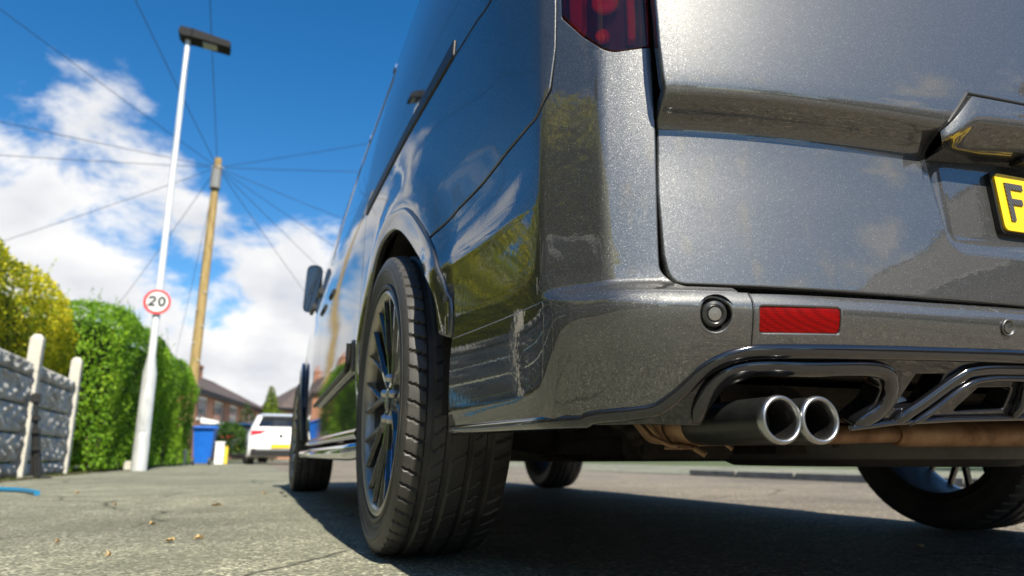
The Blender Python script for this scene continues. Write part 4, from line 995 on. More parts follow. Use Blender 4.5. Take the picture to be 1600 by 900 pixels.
ddf = panel('diffuser', SB, poly, M['gloss'], van, holes=holes, sign=1, A=sorted([s*a for a in AS if a < 1.47 for s in (1, -1)]), B=list(np.arange(.256, .356, .008)), off=-.006, lip=.003, depth=.030)
for sg in (1, -1):
    rb = MB()
    P1 = spline([(1.460, .2655), (1.2, .2630), (.974, .2615), (.919, .2640), (.874, .2740), (.832, .2925), (.790, .3230), (.749, .3370), (.70, .3405), (.50, .3450), (.32, .3480), (.10, .349)], 5)
    bead(rb, SB, ms(P1, sg), .0095, .0070, off=-.002, n=20)
    rb.build('valance_lip', M['gloss'], ddf, smooth=60)
    rb = MB(); bead(rb, SB, ms(spline([(.8052, .2590), (.7805, .3020), (.7394, .3195), (.65, .3215), (.551, .3235), (.5235, .3084), (.5260, .2777), (.5657, .2555)], 6), sg), .0105, .0060, off=-.003, n=20, taper=.02)
    rb.build('exhaust_surround', M['gloss'], ddf, smooth=60)
    rb = MB(); bead(rb, SB, ms(spline([(.505, .2590), (.4650, .2850), (.4183, .3173), (.39, .3277), (.3121, .3312), (.06, .333)], 6), sg), .0085, .0070, off=-.003, n=20, taper=.02)
    bead(rb, SB, ms(spline([(.480, .2590), (.4487, .2790), (.4080, .3090), (.375, .3187), (.3076, .3216), (.06, .323)], 6), sg), .0048, .0070, off=-.001, n=16, taper=.02)
    bead(rb, SB, ms(spline([(.301, .3200), (.297, .295), (.304, .270)], 6), sg), .0060, .0080, off=-.001, n=16, taper=.012)
    rb.build('diffuser_rib', M['gloss'], ddf, smooth=60)
    lw = MB(); bead(lw, SB, ms([(.5715, .2535), (.5018, .2615), (.4, .2670), (.2839, .2705), (.02, .2710)], sg), .0035, .0040, off=-.002); lw.build('lower_lip', M['gloss'], ddf, smooth=60)
    sm_ = MB(); bead(sm_, SB, ms([(.7398, .4080), (.7402, .3460)], sg), .0010, .0012, off=-.0002, n=6); sm_.build('bumper_seam', M['black'], bcen)
    fn = MB(); a_, b_ = SB(.455*sg, .270), SB(.395*sg, .302); fn.prism([(0, 0), (.10, 0), (.10, .03), (.0, .012)], lambda p: (a_[0]+(b_[0]-a_[0])*p[0]*6, a_[1]+.01+p[0]*.3, a_[2]+(b_[2]-a_[2])*p[0]*6+p[1]*.5), lambda p: (a_[0]+.004+(b_[0]-a_[0])*p[0]*6, a_[1]+.01+p[0]*.3, a_[2]+(b_[2]-a_[2])*p[0]*6+p[1]*.5+.004)); fn.build('diffuser_fin', M['plastic'], ddf)
ss = MB(); ss.add([(x, y, z) for x in (-.86, .86) for y, z in ((-.02, .262), (.16, .285), (.17, .40), (.02, .405))], [(0, 1, 5, 4), (1, 2, 6, 5), (2, 3, 7, 6)]); 
# ---- roof, nose and added dark inner shell
rm = MB(); ring = []
for k, (z, f) in enumerate(((1.905, 1.0), (1.925, .93), (1.94, .80), (1.948, .5))):
    for i in range(120):
        u = -(NS-1)+2*(NS-1)*i/120; x, y = outline(u, 1.905); cy_ = 1.75; rm.v.append((x*f, cy_+(y-cy_)*(1-(1-f)*.35), z))
for k in range(3):
    for i in range(120): j = (i+1) % 120; rm.f.append((k*120+i, k*120+j, (k+1)*120+j, (k+1)*120+i))
rm.f.append(tuple(range(360, 480))); rm.build('roof', P_, van, smooth=50)
def skin(name, srange, zs, m, off=0.0, parent=van, skip=None):
    mb = MB(); S_ = list(srange); Z_ = list(zs)
    for a in S_:
        for b in Z_:
            p = SB(a, b); 
            if off: p = p+normal(SB, a, b)*off
            mb.v.append(tuple(p))
    n = len(Z_)
    for i in range(len(S_)-1):
        for j in range(n-1):
            c = (mb.v[i*n+j][0]+mb.v[(i+1)*n+j+1][0])/2, (mb.v[i*n+j][1]+mb.v[(i+1)*n+j+1][1])/2, (Z_[j]+Z_[j+1])/2
            if skip and skip(*c): continue
            mb.f.append((i*n+j, (i+1)*n+j, (i+1)*n+j+1, i*n+j+1))
    return mb.build(name, m, parent, smooth=40)
wheelhole = lambda x, y, z: abs(x) > .6 and any((y-c)**2+(z-.36)**2 < .45**2 for c in (1.0, 4.3))
skin('inner_shell', list(np.arange(-5.6, -1.0, .06))+list(np.arange(-1.0, 1.0, .02))+list(np.arange(1.0, 5.61, .06)), list(np.arange(.40, 1.90, .04)), M['dark'], off=-.035, skip=wheelhole)  # unseen dark shell added behind the panels so their gaps stay dark
skin('roof_rail_panel', list(np.arange(-5.0, -.9, .06))+list(np.arange(-.9, .9, .03))+list(np.arange(.9, 5.0, .06)), [1.845, 1.86, 1.875, 1.89, 1.906], P_)
nose = [s for s in np.arange(y2s(4.9), SMAX+.001, .04)]
skin('bonnet', nose, [.98, 1.0, 1.02, 1.05, 1.08, 1.11, 1.14], P_); skin('bonnet', [-s for s in nose], [.98, 1.0, 1.02, 1.05, 1.08, 1.11, 1.14], P_)
skin('front_bumper', [s for s in np.arange(5.45, SMAX+.001, .04)], list(np.arange(.24, 1.0, .04)), P_); skin('front_bumper', [-s for s in np.arange(5.45, SMAX+.001, .04)], list(np.arange(.24, 1.0, .04)), P_)
ws = [s for s in np.arange(5.05, SMAX+.001, .04)]
skin('windscreen', ws, list(np.arange(1.14, 1.86, .05)), M['glass'], off=-.003); skin('windscreen', [-s for s in ws], list(np.arange(1.14, 1.86, .05)), M['glass'], off=-.003)
# ---- underbody
ub = MB(); ub.box(-.62, .62, .20, 5.0, .30, .33); ub.box(-.86, .86, 1.55, 3.75, .275, .34); ub.box(-.80, .80, .02, .16, .36, .40)
ub.box(-.62, -.60, .2, 1.6, .29, .42); ub.box(.60, .62, .2, 1.6, .29, .42)
und = ub.build('underbody', M['dark'], van)
# wheel housings
for sg in (1, -1):
    for yc in (1.0, 4.3):
        mb = MB(); prof = [(-.955*sg if yc > 2 else -.955*sg, .44), (-.62*sg, .44), (-.60*sg, .10)]
        mb.lathe([(-.945*sg, .435), (-.63*sg, .435), (-.61*sg, .42), (-.605*sg, .05)], 40, 'x', (0, yc, .37), arc=(R(-10), R(190))); mb.build('wheel_housing', M['dark'], van, smooth=50)
bm_ = MB(); bm_.tube([(-.70, 1.0, .30), (-.45, .98, .262), (.45, .98, .262), (.70, 1.0, .30)], .055, 14); bm_.box(-.52, .56, 1.10, 1.55, .206, .30, .01)
ax = bm_.build('rear_axle', M['dark'], van, smooth=50)
for sx in (-1, 1):
    sp_ = MB(); sp_.box(sx*.52-.035, sx*.52+.035, .18, 1.62, .262, .285, .004); sp_.box(sx*.52-.045, sx*.52+.045, .90, 1.08, .225, .262, .004)
    sp_.tube([(sx*.60, .62, .42), (sx*.56, .86, .27)], .028, 10); sp_.tube([(sx*.52, .14, .30), (sx*.52, .20, .27)], .03, 8); sp_.build('leaf_spring', M['dark'], ax, smooth=50)

dt = MB(); dt.tube([(-.42, .34, .335), (-.50, .36, .285), (-.60, .37, .272), (-.66, .38, .262), (-.60, .46, .248)], .012, 8); dt.tube([(-.70, .55, .33), (-.60, .42, .262), (-.50, .42, .262), (-.43, .42, .272)], .017, 8); dt.tube([(-.43, .42, .272), (-.41, .42, .274)], .026, 10)
dt.tube([(-.66, .30, .33), (-.30, .30, .318), (.1, .3, .315), (.6, .3, .32)], .013, 8); dt.tube([(-.35, .26, .325), (-.335, .25, .235)], .006, 6)
dt.box(-.30, .40, .45, .86, .225, .30, .02); dt.box(-.56, -.34, .52, .60, .215, .29, .008)
dt.build('suspension_arm', M['dark'], ax, smooth=50)
# spare wheel under the tail gives the low dark outline
sw = MB(); sw.lathe([(.20, .10), (.20, .30), (.215, .335), (.25, .345), (.28, .335), (.29, .30), (.29, .1)], 40, 'z', (.10, .62, .0)); sw.build('spare_wheel', M['rubber'], van, smooth=50)
hs_ = MB(); hs_.box(-.60, .60, .16, .66, .345, .356); hs_.build('heat_shield', M['dark'], van)
# exhaust
ex = MB(); ex.tube([(-.720, .095, .260), (-.728, .125, .260), (-.734, .165, .263), (-.725, .215, .285), (-.68, .28, .32)], [.024, .0265, .027, .026, .024], 18); ex.tube([(-.666, .095, .2605), (-.670, .13, .262), (-.68, .20, .285), (-.66, .28, .32)], [.022, .024, .022, .02], 14)
ex.tube([(-.45, .40, .33), (.45, .40, .33)], .045, 20)
ex.tube([(-.70, .165, .248), (-.62, .19, .2505), (-.40, .195, .254), (-.31, .197, .256), (-.255, .198, .2575)], .0150, 16); ex.tube([(-.262, .198, .2575), (-.25, .198, .258), (.05, .20, .260), (.5, .22, .262)], [.019, .0225, .0225, .0225], 18)
exh = ex.build('exhaust_pipe', M['rust'], van, smooth=60)
cl = MB(); cl.lathe([(.118, .027), (.118, .0292), (.136, .0295), (.136, .0272)], 28, 'y', (-.7295, 0, .261)); cl.box(-.742, -.716, .10, .140, .2290, .2330, .0015); cl.tube([(-.768, .15, .262), (-.764, .13, .246), (-.748, .11, .234), (-.715, .10, .2315)], .0034, 8); cl.tube([(-.722, .095, .231), (-.712, .085, .222)], .0042, 8)
cl.tube([(-.690, .07, .236), (-.684, .065, .229)], .003, 8)
cl.build('exhaust_clamp', M['rust'], exh, smooth=50)
def tip(cx, cz):
    r = .0268; y0 = -.074
    o = MB(); o.lathe([(y0+.004, r*.985), (y0+.02, r*1.0), (y0+.10, r*1.0), (y0+.155, r*.96), (y0+.175, r*.80)], 56, 'y', (cx, 0, cz)); t = o.build('exhaust_tip', M['tipblack'], exh, smooth=60)
    k = MB(); k.lathe([(y0+.008, r*.99), (y0+.003, r*1.03), (y0-.001, r*1.02), (y0-.0035, r*.96), (y0-.0040, r*.90), (y0-.0028, r*.835), (y0+.001, r*.795), (y0+.008, r*.785)], 56, 'y', (cx, 0, cz)); k.build('tip_rim', M['tip'], t, smooth=60)
    i = MB(); i.lathe([(y0+.007, r*.785), (y0+.045, r*.78), (y0+.046, r*.62), (y0+.14, r*.60), (y0+.141, .0003)], 56, 'y', (cx, 0, cz)); i.build('tip_bore', M['tipin'], t, smooth=40)
M['tipin'] = noisy('sooty_bore', [(.3, (.01, .01, .01)), (.55, (.05, .045, .04)), (.8, (.30, .29, .27))], 18, .5, bump=.2, bd=.001, metal=.6)
tip(-.7200, .2600); tip(-.6660, .2605)
hk = MB(); hk.tube([(-.510, -.01, .292), (-.50, -.012, .290), (-.468, -.01, .290), (-.462, .0, .290)], .0078, 12); hk.build('towing_eye', M['galv'], van, smooth=60)
# ---- wheels
def tyre():
    nx = 52; W_ = .128; RO = .352; prof = []
    half = [(.100, .262), (.106, .266), (.1075, .276), (.1115, .290), (.1165, .305), (.1175, .318), (.1155, .330), (.1115, .3385)]
    tread = list(np.linspace(.1095, -.1095, 47))
    for a, r in half: prof.append((a, r, 0))
    for a in tread: prof.append((a, RO-.0085*(abs(a)/.1095)**5-.0012*(abs(a)/.1095)**2, 1))
    for a, r in reversed(half): prof.append((-a, r, 0))
    NA = 768; mb = MB(); m = len(prof); K = 64; per = NA//K
    for i in range(NA):
        w = 2*math.pi*i/NA
        for (a, r, tr) in prof:
            d = 0
            if tr:
                for g in (-.066, -.024, .022, .062):
                    if abs(a-g) < .0062: d = .0065
                # shoulder sipes, curved, both shoulders; block sipes between the grooves
                ph = (i % per)
                if abs(a) > .072:
                    sh = (i+int((abs(a)-.074)*120)) % per
                    if sh in (0, 1): d = max(d, .0065 if sh == 0 else .0045)
                    if abs(a) < .078 and sh in (0, 2, 4): d = max(d, .002)
                elif .031 < abs(a) < .056:
                    sh = (i+6+int(a*260)) % per
                    if sh == 0: d = max(d, .0045)
                elif abs(a) < .016:
                    if (i+int(a*300)) % (per*2) == 0: d = max(d, .003)
            else:
                if .285 < r < .300 and 0.0 < (w*3 % 1) < .5: d = 0
            mb.v.append((a, (r-d)*math.cos(w), (r-d)*math.sin(w)))
    for i in range(NA):
        j = (i+1) % NA
        for k in range(m-1): mb.f.append((i*m+k, i*m+k+1, j*m+k+1, j*m+k))
    # raised lettering band and rim guard on the outer wall
    mb.lathe([(-.1065, .268), (-.1125, .2685), (-.1140, .273), (-.1130, .2775), (-.108, .280)], 96, 'x')
    return mb
def wheel_parts(root):
    t = tyre().build('tyre', M['rubber'], root, smooth=28)
    sd_ = MB(); sd_.lathe([(-.1163, .3095), (-.1188, .3115), (-.1188, .3145), (-.1168, .3160)], 96, 'x')
    r_ = random.Random(2)
    for k in range(26):          # raised sidewall blocks
        a0 = R(200+k*3.1+(6 if k > 12 else 0)); h = r_.uniform(.006, .009)
        for q in range(1):
            c0, c1 = math.cos(a0), math.cos(a0+.03); s0, s1 = math.sin(a0), math.sin(a0+.03); r0, r1 = .288, .288+h; xo = -.1108
            sd_.add([(xo-.0, r0*c0, r0*s0), (xo, r0*c1, r0*s1), (xo-.0042, r1*c1, r1*s1), (xo-.0042, r1*c0, r1*s0)], [(0, 1, 2, 3)])
    sd_.build('sidewall_rib', M['rubber'], t, smooth=30)
    # barrel, lip
    b = MB(); b.lathe([(-.102, .262), (-.108, .264), (-.1095, .2605), (-.1065, .2545), (-.1045, .2500), (-.096, .2455), (-.084, .2430), (-.075, .2395), (-.04, .2350), (.06, .2330), (.092, .2400), (.102, .2620), (.098, .2640), (.05, .2450), (-.06, .2450), (-.092, .256), (-.102, .262)], 112, 'x')
    rim = b.build('rim', M['barrel'], root, smooth=35)
    l = MB(); l.lathe([(-.1095, .2645), (-.1120, .2610), (-.1115, .2570), (-.1085, .2490), (-.1010, .2440), (-.0920, .2425), (-.0780, .2415)], 112, 'x'); l.build('rim_lip', M['rimlip'], rim, smooth=40)
    s = MB(); N = 10
    def bar(p0, p1, w0, w1, t0, t1, bevel=.35):
        p0, p1 = Vector(p0), Vector(p1); d = (p1-p0).normalized(); x = Vector((-1, 0, 0)); x = (x-d*x.dot(d)).normalized(); sdv = d.cross(x)
        vs = []
        for p, w, t in ((p0, w0, t0), (p1, w1, t1)):
            vs += [p-sdv*w-x*t, p+sdv*w-x*t, p+sdv*w+x*t*.2, p+sdv*w*bevel+x*t, p-sdv*w*bevel+x*t, p-sdv*w+x*t*.2]
        s.add(vs, [tuple(range(6))[::-1], tuple(range(6, 12))]+[(i, (i+1) % 6, 6+(i+1) % 6, 6+i) for i in range(6)])
    for k in range(N):
        a = 2*math.pi*k/N+.1
        P = lambda x, r, w: (x, r*math.cos(w), r*math.sin(w))
        bar(P(-.070, .045, a), P(-.078, .125, a), .016, .012, .016, .013)
        for sg in (-1, 1):
            bar(P(-.078, .118, a+sg*.01), P(-.096, .247, a+sg*.155), .0085, .0065, .013, .010)
    sp = s.build('spoke', M['rim'], rim)
    hb = MB(); hb.lathe([(-.03, .075), (-.062, .074), (-.080, .060), (-.086, .040), (-.088, .033), (-.080, .031), (-.078, .0005)], 48, 'x'); 
    hb.lathe([(-.078, .030), (-.0905, .029), (-.0925, .024), (-.0925, .0005)], 36, 'x'); hb.build('hub', M['rim'], rim, smooth=35)
    for k in range(5):
        a = 2*math.pi*k/5+.4; nb = MB(); nb.lathe([(-.07, .011), (-.093, .0105), (-.097, .008), (-.097, .0005)], 6, 'x', (0, .054*math.cos(a), .054*math.sin(a))); nb.build('wheel_nut', M['steel'], rim, smooth=30)
    d = MB(); d.lathe([(.010, .06), (-.015, .065), (-.016, .150), (.006, .150), (.006, .07)], 64, 'x'); d.build('brake_disc', M['disc'], root, smooth=35)
    c = MB(); c.lathe([(-.032, .105), (-.036, .162), (.02, .162), (.022, .105)], 20, 'x', arc=(R(60), R(130)), close=True); c.lathe([(.02, .0), (.02, .07), (.14, .05), (.15, 0.0)], 20, 'x'); c.build('brake_caliper', M['dark'], root, smooth=35)
w0 = empty('wheel', (-.880, 1.0, .3505), parent=van); wheel_parts(w0)
def copy_children(src, dst):
    for ch in list(src.children):
        c = ch.copy(); COL.objects.link(c); c.parent = dst; c.matrix_parent_inverse = Matrix.Identity(4); copy_children(ch, c)
for (x, y, rz, rx) in ((-.876, 4.3, 0, 14), (.857, 1.0, math.pi, 31), (.857, 4.3, math.pi, 50)):
    w = empty('wheel', (x, y, .3505), parent=van); w.rotation_euler = (R(rx), 0, rz); copy_children(w0, w)
for (x, y) in ((0, 0),):
    pass
# ---------------------------------------------------------------- street furniture
lamp = empty('street_lamp', (-2.86, 12.3, 0)); tag(lamp, 'tall white street lamp column with a flat dark lantern, in front of the green hedge', 'street lamp')
c = MB(); c.tube([(0, 0, 0), (0, 0, .42), (0, 0, .44), (0, 0, 1.55), (0, 0, 1.66), (0, 0, 1.85)], [.118, .118, .112, .106, .085, .062], 24); lo_ = c.build('column_base', M['galv'], lamp, smooth=40)
MB().box(-.04, .04, -.119, -.108, .62, 1.15, .003).build('hatch', M['galv'], lo_)
MB().tube([(0, 0, 1.84), (0, 0, 4.5), (0, 0, 7.62)], [.060, .052, .042], 20).build('column', M['galvtop'], lamp, smooth=40)
lh = MB(); pr = [(-.10, 7.63), (-.16, 7.70), (-.13, 7.80), (.10, 7.785), (.70, 7.665), (.73, 7.64), (.72, 7.54), (.16, 7.615)]
lh.prism(pr, lambda p: (p[0], -.16, p[1]), lambda p: (p[0], .16, p[1])); L_ = lh.build('lantern', M['lampbody'] if 'lampbody' in M else mat('lantern_grey', (.025, .025, .026), .8, spec=.1), lamp, smooth=30)
MB().box(.26, .50, -.09, .09, 7.555, 7.600).build('lantern_glass', mat('lantern_glass', (.35, .36, .36), .2), L_)
MB().lathe([(7.62, .055), (7.70, .055)], 16, 'z').build('lantern_socket', M['galvtop'], L_); MB().lathe([(7.75, .035), (7.80, .035), (7.815, .001)], 14, 'z').build('photocell', M['white'], L_, smooth=40)
# speed limit sign on the column
sgn = empty('speed_limit_sign', (-2.86, 12.3, 2.72)); tag(sgn, 'round white 20 sign with red ring fixed to the lamp column', 'road sign')
sgn.rotation_euler = (0, 0, 0)
def disc(r0, r1, y0, y1, m, name, par):
    mb = MB(); prof = [(y0, r0), (y0, r1), (y1, r1), (y1, r0)] if r0 > 0 else [(y0, .0005), (y0, r1), (y1, r1), (y1, .0005)]
    mb.lathe(prof, 64, 'y', close=r0 > 0); return mb.build(name, m, par, smooth=30)
disc(0, .212, -.092, -.088, M['galv'], 'back_plate', sgn); fc = disc(0, .2095, -.0955, -.0925, M['signwhite'], 'sign_face', sgn); disc(.168, .208, -.0985, -.0958, M['signred'], 'sign_ring', sgn)
mb = MB(); T3 = lambda d: (lambda p: (p[0], -.0958-d, p[1])); w = .040
two = [(-.115, .040), (-.108, .062), (-.090, .075), (-.066, .078), (-.043, .070), (-.032, .050), (-.036, .028), (-.055, .002), (-.085, -.028), (-.113, -.062), (-.024, -.062)]
ribbon(mb, two, w, T3(0), T3(.0025))
ribbon(mb, [(.070+.042*math.cos(a*math.pi/14), .007+.070*math.sin(a*math.pi/14)) for a in range(28)], w, T3(0), T3(.0025), closed=True)
mb.build('sign_digits', M['black'], fc)
cp = MB()
for z in (-.1, .1): cp.lathe([(z-.015, .078), (z+.015, .078)], 20, 'z'); cp.box(-.10, .10, -.088, -.070, z-.015, z+.015)
cp.build('sign_clip', M['galv'], sgn)
# telegraph pole and its wires
tp = empty('telegraph_pole', (-2.88, 21.7, 0)); tag(tp, 'weathered brown wooden telegraph pole with wires fanning out from its top', 'telegraph pole')
MB().tube([(0, 0, 0), (.02, 0, 3), (.06, 0, 6), (.10, 0, 9.15)], [.15, .14, .125, .105], 20).build('pole', M['wood'], tp, smooth=50)
MB().lathe([(8.12, .12), (8.15, .155), (8.72, .150), (8.76, .11)], 20, 'z', (.085, -.06, 0)).build('junction_box', mat('grey_junction_box', (.18, .18, .18), .5), tp, smooth=40)
mb = MB()
for i in range(8):
    a = i*math.pi/4; mb.tube([(.1+.10*math.cos(a), .10*math.sin(a), 8.85), (.1+.19*math.cos(a), .19*math.sin(a), 8.86)], .012, 6)
mb.lathe([(8.84, .125), (8.87, .125)], 16, 'z', (.1, 0, 0)); mb.build('wire_bracket', M['galv'], tp)
mb = MB()
for k in range(7): mb.tube([(.05*((k % 2)*2-1)+.02, -.14, 2.4+.5*k), (.13*((k % 2)*2-1)+.03, -.16, 2.4+.5*k)], .012, 6)
mb.build('climbing_step', M['galv'], tp)
top = Vector((-2.78, 21.7, 8.86))
ENDS = [(-6.38, 2.6, 10.9), (-2.6, -1.0, 11.2), (-16.5, 3.0, 12.0), (-22, 9, 6.6), (-17, 14, 5.2), (-12.5, 24, 4.6), (-9.2, 38, 4.7), (-5.6, 44, 4.8),
        (8.5, 14.0, 9.8), (9.6, 17.0, 8.7), (12, 26, 6.2), (11, 34, 5.4), (10.5, 44, 4.9), (8.6, 50, 3.2)]
wn_ = {0: 'steepest wire, rising from the pole over the street lamp to the upper left', 1: 'wire passing over the lamp lantern from the pole top', 2: 'wire running from the pole to the far upper left edge'}
for i, e in enumerate(ENDS):
    e = Vector(e); pts = []
    for k in range(25):
        t = k/24; p = top.lerp(e, t); p.z -= 4*t*(1-t)*(e-top).length*.010; pts.append(p)
    mb = MB(); mb.tube([p-top for p in pts], .0085, 6)
    o = mb.build('telephone_wire', M['wire'], loc=top, smooth=60)
    lab = wn_.get(i)
    if lab: tag(o, lab, 'wire', 'wires fanning out from the telegraph pole')
    elif i < 8: tag(o, 'thin black wire running down to the left from the telegraph pole top', 'wire', 'wires fanning out from the telegraph pole')
    else: tag(o, 'thin black wire running right from the telegraph pole top towards the van roof', 'wire', 'wires going right from the telegraph pole')
# wheelie bin
bn = empty('wheelie_bin', (-2.36, 20.9, 0), R(-6)); tag(bn, 'blue wheeled rubbish bin standing at the end of the green hedge', 'bin')
mb = MB(); mb.hexa([(-.20, -.24, .05), (.20, -.24, .05), (.18, .22, .05), (-.18, .22, .05), (-.26, -.32, .95), (.26, -.32, .95), (.26, .30, .95), (-.26, .30, .95)]); mb.box(-.285, .285, -.345, .325, .93, .97, .006); mb.build('bin_body', M['bin'], bn, smooth=30)
mb = MB(); mb.hexa([(-.295, -.355, .972), (.295, -.355, .972), (.295, .34, .972), (-.295, .34, .972), (-.24, -.30, 1.02), (.24, -.30, 1.02), (.25, .32, 1.06), (-.25, .32, 1.06)]); ld = mb.build('lid', M['bin'], bn, smooth=30)
MB().tube([(-.25, -.36, .955), (-.25, -.40, .99), (.25, -.40, .99), (.25, -.36, .955)], .014, 8).build('handle', M['bin'], ld, smooth=40)
for sx in (-.20, .20):
    mb = MB(); mb.lathe([(-.025, .02), (-.03, .09), (-.02, .10), (.02, .10), (.03, .09), (.025, .02)], 24, 'x', (sx, -.26, .10)); mb.build('wheel', M['rubber'], bn, smooth=40)
# small things beyond the bin
gp = empty('white_gate_pier', (-2.02, 22.8, 0)); tag(gp, 'short white painted gate pier to the right of the blue bin', 'gate pier')
MB().box(-.12, .12, -.12, .12, 0, .60, .01).build('pier', M['white'], gp); MB().box(-.14, .14, -.14, .14, .602, .65, .01).build('pier_cap', M['white'], gp)
ym = empty('marker_post', (-1.84, 23.0, 0)); tag(ym, 'small yellow marker post beside the white gate pier', 'marker post')
MB().box(-.045, .045, -.04, .04, 0, .50, .01).build('post', M['yellowpaint'], ym); MB().box(-.05, .05, -.045, .045, .502, .53, .01).build('post_cap', M['yellowpaint'], ym)
st = empty('stone_block', (-3.02, 12.6, 0), R(12)); tag(st, 'small pale stone block on the ground by the hedge roots', 'stone')
mb = MB(); mb.box(-.10, .10, -.08, .08, 0, .15, .02); tag(mb.build('block', M['post'], st, smooth=40))
st2 = MB(); st2.box(-.09, .09, -.08, .08, 0, .40, .02); o = st2.build('low_stone', M['post'], loc=(-2.78, 19.6, 0), smooth=40); tag(o, 'low pale stone between the green hedge and the blue bin', 'stone')
# folded black stand leaning on the fence post
ls = empty('folded_stand', (-3.30, 8.02, 0)); tag(ls, 'folded black tripod stand leaning against the near fence post', 'stand')
mb = MB(); mb.tube([(.02, 0, .02), (-.03, 0, .40), (-.075, .01, .80)], .020, 10); mb.tube([(-.02, .03, .02), (-.06, .02, .45)], .014, 8); mb.tube([(.05, -.02, .02), (-.01, -.01, .45)], .014, 8); mb.tube([(.06, .04, .015), (-.01, .02, .45)], .014, 8); mb.build('leg', M['plastic'], ls, smooth=50)
for z, x in ((.30, -.015), (.47, -.04), (.60, -.055)):
    k = MB(); k.lathe([(z-.035, .034), (z+.035, .036)], 14, 'z', (x, 0, 0)); k.box(x-.02, x+.06, -.05, -.03, z-.02, z+.025, .004); k.build('clamp', M['plastic'], ls, smooth=40)
mb = MB(); mb.box(-.12, -.03, -.03, .05, .76, .86, .008); mb.build('head', M['plastic'], ls, smooth=40)
for a in (.4, 1.7, 3.2): MB().tube([(.03, 0, .018), (.03+.13*math.cos(a), .13*math.sin(a), .012)], .012, 8).build('foot', M['plastic'], ls)
# hose
hp = spline([(-3.36, 6.85, .42), (-3.38, 6.80, .22), (-3.36, 6.70, .06), (-3.35, 6.3, .014), (-3.2, 5.6, .014), (-2.9, 5.05, .014), (-2.72, 4.86, .014), (-2.55, 4.62, .014), (-2.40, 4.26, .014)], 10)
mb = MB(); mb.tube([(x+3.0, y-5.5, z) for x, y, z in hp], .016, 12); o = mb.build('garden_hose', M['hose'], loc=(-3.0, 5.5, 0), smooth=60); tag(o, 'blue hose lying across the footway at the left edge', 'hose')
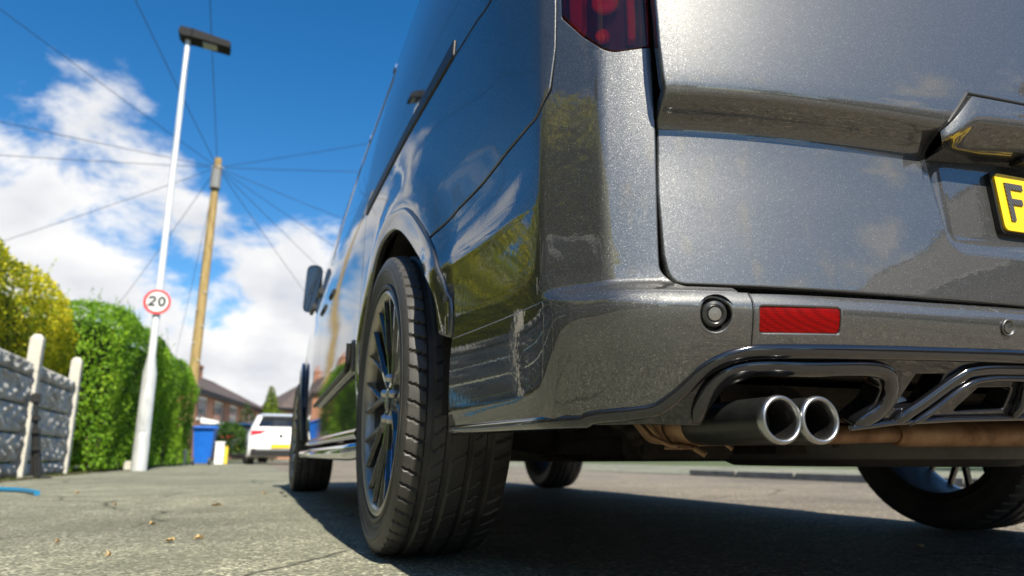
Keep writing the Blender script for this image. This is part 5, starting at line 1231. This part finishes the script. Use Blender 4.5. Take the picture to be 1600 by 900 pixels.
# white hatchback parked ahead
def hatchback(name, label, loc, pm, rz=0, plate=True, w=1.76, group=None):
    root = empty(name, loc, rz); tag(root, label, 'car', group)
    prof = [(.0, .30), (-.02, .50), (.03, .62), (.015, .86), (.09, .96), (.42, 1.36), (.60, 1.43), (1.4, 1.47), (2.1, 1.44), (2.45, 1.35), (3.0, .98), (3.75, .84), (4.0, .62), (4.03, .35)]
    low = [(4.0, .22), (3.7, .20), (.3, .20), (.05, .24)]
    pp = prof+low; N_ = len(pp); mb = MB(); xs2 = [(-1, .0), (-.97, .5), (-.80, .86), (-.45, .97), (0, 1), (.45, .97), (.80, .86), (.97, .5), (1, 0)]
    secs = [(-w/2, .80), (-w/2+.03, .90), (-w/2+.14, .965), (-w/4, .995), (0, 1), (w/4, .995), (w/2-.14, .965), (w/2-.03, .90), (w/2, .80)]
    for x, k in secs:
        for (y, z) in pp:
            yy = 2.0+(y-2.0)*(1-(1-k)*.45); tum = 1-max(0, z-.9)*.46; mb.v.append((x*tum, yy, .2+(z-.2)*(1-(1-k)*.16)))
    for i in range(len(secs)-1):
        for j in range(N_): l = (j+1) % N_; mb.f.append((i*N_+j, i*N_+l, (i+1)*N_+l, (i+1)*N_+j))
    mb.f.append(tuple(range(N_))); mb.f.append(tuple(range((len(secs)-1)*N_, len(secs)*N_))[::-1])
    bd = mb.build('body', pm, root, smooth=42)
    g = MB(); a, b = (.165, 1.06), (.385, 1.315)
    def q(x, t, o=.012): y = a[0]+(b[0]-a[0])*t-o; z = a[1]+(b[1]-a[1])*t+o*.6; return (x*(1-max(0, z-.9)*.46), y+.03*(abs(x)/.7)**2, z)
    gx = [-.70, -.5, -.25, 0, .25, .5, .70]; g.add([q(x, 0) for x in gx]+[q(x*.95, 1) for x in gx], [(i, i+1, i+8, i+7) for i in range(6)]); rw_ = g.build('rear_window', M['glass'], bd, smooth=60)
    sp = MB(); sp.hexa([(-.54, .35, 1.35), (.54, .35, 1.35), (.54, .62, 1.42), (-.54, .62, 1.42), (-.52, .30, 1.38), (.52, .30, 1.38), (.58, .62, 1.452), (-.58, .62, 1.452)]); sp.build('roof_spoiler', pm, bd)
    for sx in (-1, 1):
        t = MB(); t.hexa([(sx*.82, .045, .82), (sx*.56, -.003, .87), (sx*.56, .03, .87), (sx*.855, .30, .86), (sx*.81, .065, .955), (sx*.38, .02, .955), (sx*.40, .06, .955), (sx*.84, .32, .975)]); t.build('tail_light', M['red'], bd)
        sg_ = MB(); sg_.prism([(.75, .98), (2.75, .98), (2.25, 1.32), (1.05, 1.36)], lambda p: (sx*(w/2*(1-max(0, p[1]-.9)*.46)+.004-.03), p[0], p[1]), lambda p: (sx*(w/2*(1-max(0, p[1]-.9)*.46)-.004), p[0], p[1])); sg_.build('side_window', M['glass'], bd)
        for yy in (.72, 3.25):
            wh = MB(); wh.lathe([(-.09, .2), (-.10, .30), (-.08, .315), (.08, .315), (.10, .30), (.09, .2)], 32, 'x', (sx*(w/2-.115), yy, .315)); wo_ = wh.build('wheel', M['rubber'], root, smooth=40)
            MB().lathe([(.0, .0005), (sx*.008, .19), (sx*-.004, .205)], 32, 'x', (sx*(w/2-.02), yy, .315)).build('rim', M['galv'], wo_, smooth=30)
    bp = MB(); bp.box(-.80, .80, -.035, .20, .24, .44, .02); bp.build('rear_bumper', M['plastic'], bd, smooth=40); MB().box(-.66, .66, -.045, -.03, .405, .425).build('bumper_trim', M['galv'], bd)
    if plate: MB().box(-.26, .26, -.048, -.010, .455, .565, .004).build('number_plate', M['yellow'], bd, smooth=40)
    MB().lathe([(-.012, .0005), (-.012, .055), (.01, .06)], 24, 'y', (0, .018, .80)).build('badge', M['plastic'], bd, smooth=40)
    MB().lathe([(-.01, .0005), (-.008, .25), (.01, .26)], 2, 'y', (0, 0, 0)) if False else None
    return root
hatchback('parked_hatchback', 'white hatchback with yellow rear plate parked ahead of the van', (-.37, 21.3, 0), M['carwhite'], R(1.5))
hatchback('parked_car', 'dark car parked further on, just showing past the left side of the white hatchback', (-1.35, 28.0, 0), M['carblack'], R(2))
# fallen leaves on the footway
lfp = [(-1.39, 2.92), (-1.45, 1.43), (-1.55, 1.98), (-1.38, 1.47), (-1.83, 3.13), (-2.22, 4.38), (-1.16, 3.92), (-1.72, 1.50), (-1.55, 1.16)]
sizes = [.060, .040, .034, .030, .030, .045, .035, .022, .016]
wheres = ['tan fallen leaf on the footway between the fence and the front wheel shadow', 'largest of the near fallen leaves on the footway, left of the rear wheel', 'pale fallen leaf just beyond the near pair on the footway',
          'flat narrow fallen leaf lying right beside the largest near leaf', 'small pale leaf on the footway in front of the hose end', 'tan leaf far along the footway, below the green hedge', 'small leaf at the edge of the front wheel shadow',
          'tiny leaf scrap at the left of the near leaves', 'brown leaf speck nearest the camera on the footway']
for i, (x, y) in enumerate(lfp):
    r = random.Random(i); s = sizes[i]*.72; mb = MB(); n = 10; pts = []
    for k in range(n):
        a = 2*math.pi*k/n; rad = s*(.5+.12*math.cos(3*a)+.08*r.random()); pts.append((rad*math.cos(a), rad*.6*math.sin(a), .004+.012*abs(math.sin(a+i))*r.uniform(.4, 1)))
    mb.v = pts+[(0, 0, .003)]; mb.f = [(k, (k+1) % n, n) for k in range(n)]; mb.tube([(s*.45, 0, .008), (s*.75, .004, .004)], .0012, 5)
    o = mb.build('fallen_leaf', M['dryleaf'], loc=(x, y, .0005)); o.rotation_euler = (0, 0, i*1.1); tag(o, wheres[i], 'leaf', 'fallen leaves on the footway')
r = random.Random(9)
o = MB(); o.lathe([(0, .0005), (.002, .006), (.006, .008), (.010, .005), (.011, .0004)], 9, 'z'); o = o.build('pebble', M['dryleaf'], loc=(.34, .71, -.004), smooth=60); tag(o, 'pale pebble on the dark shaded road behind the right rear wheel', 'pebble')
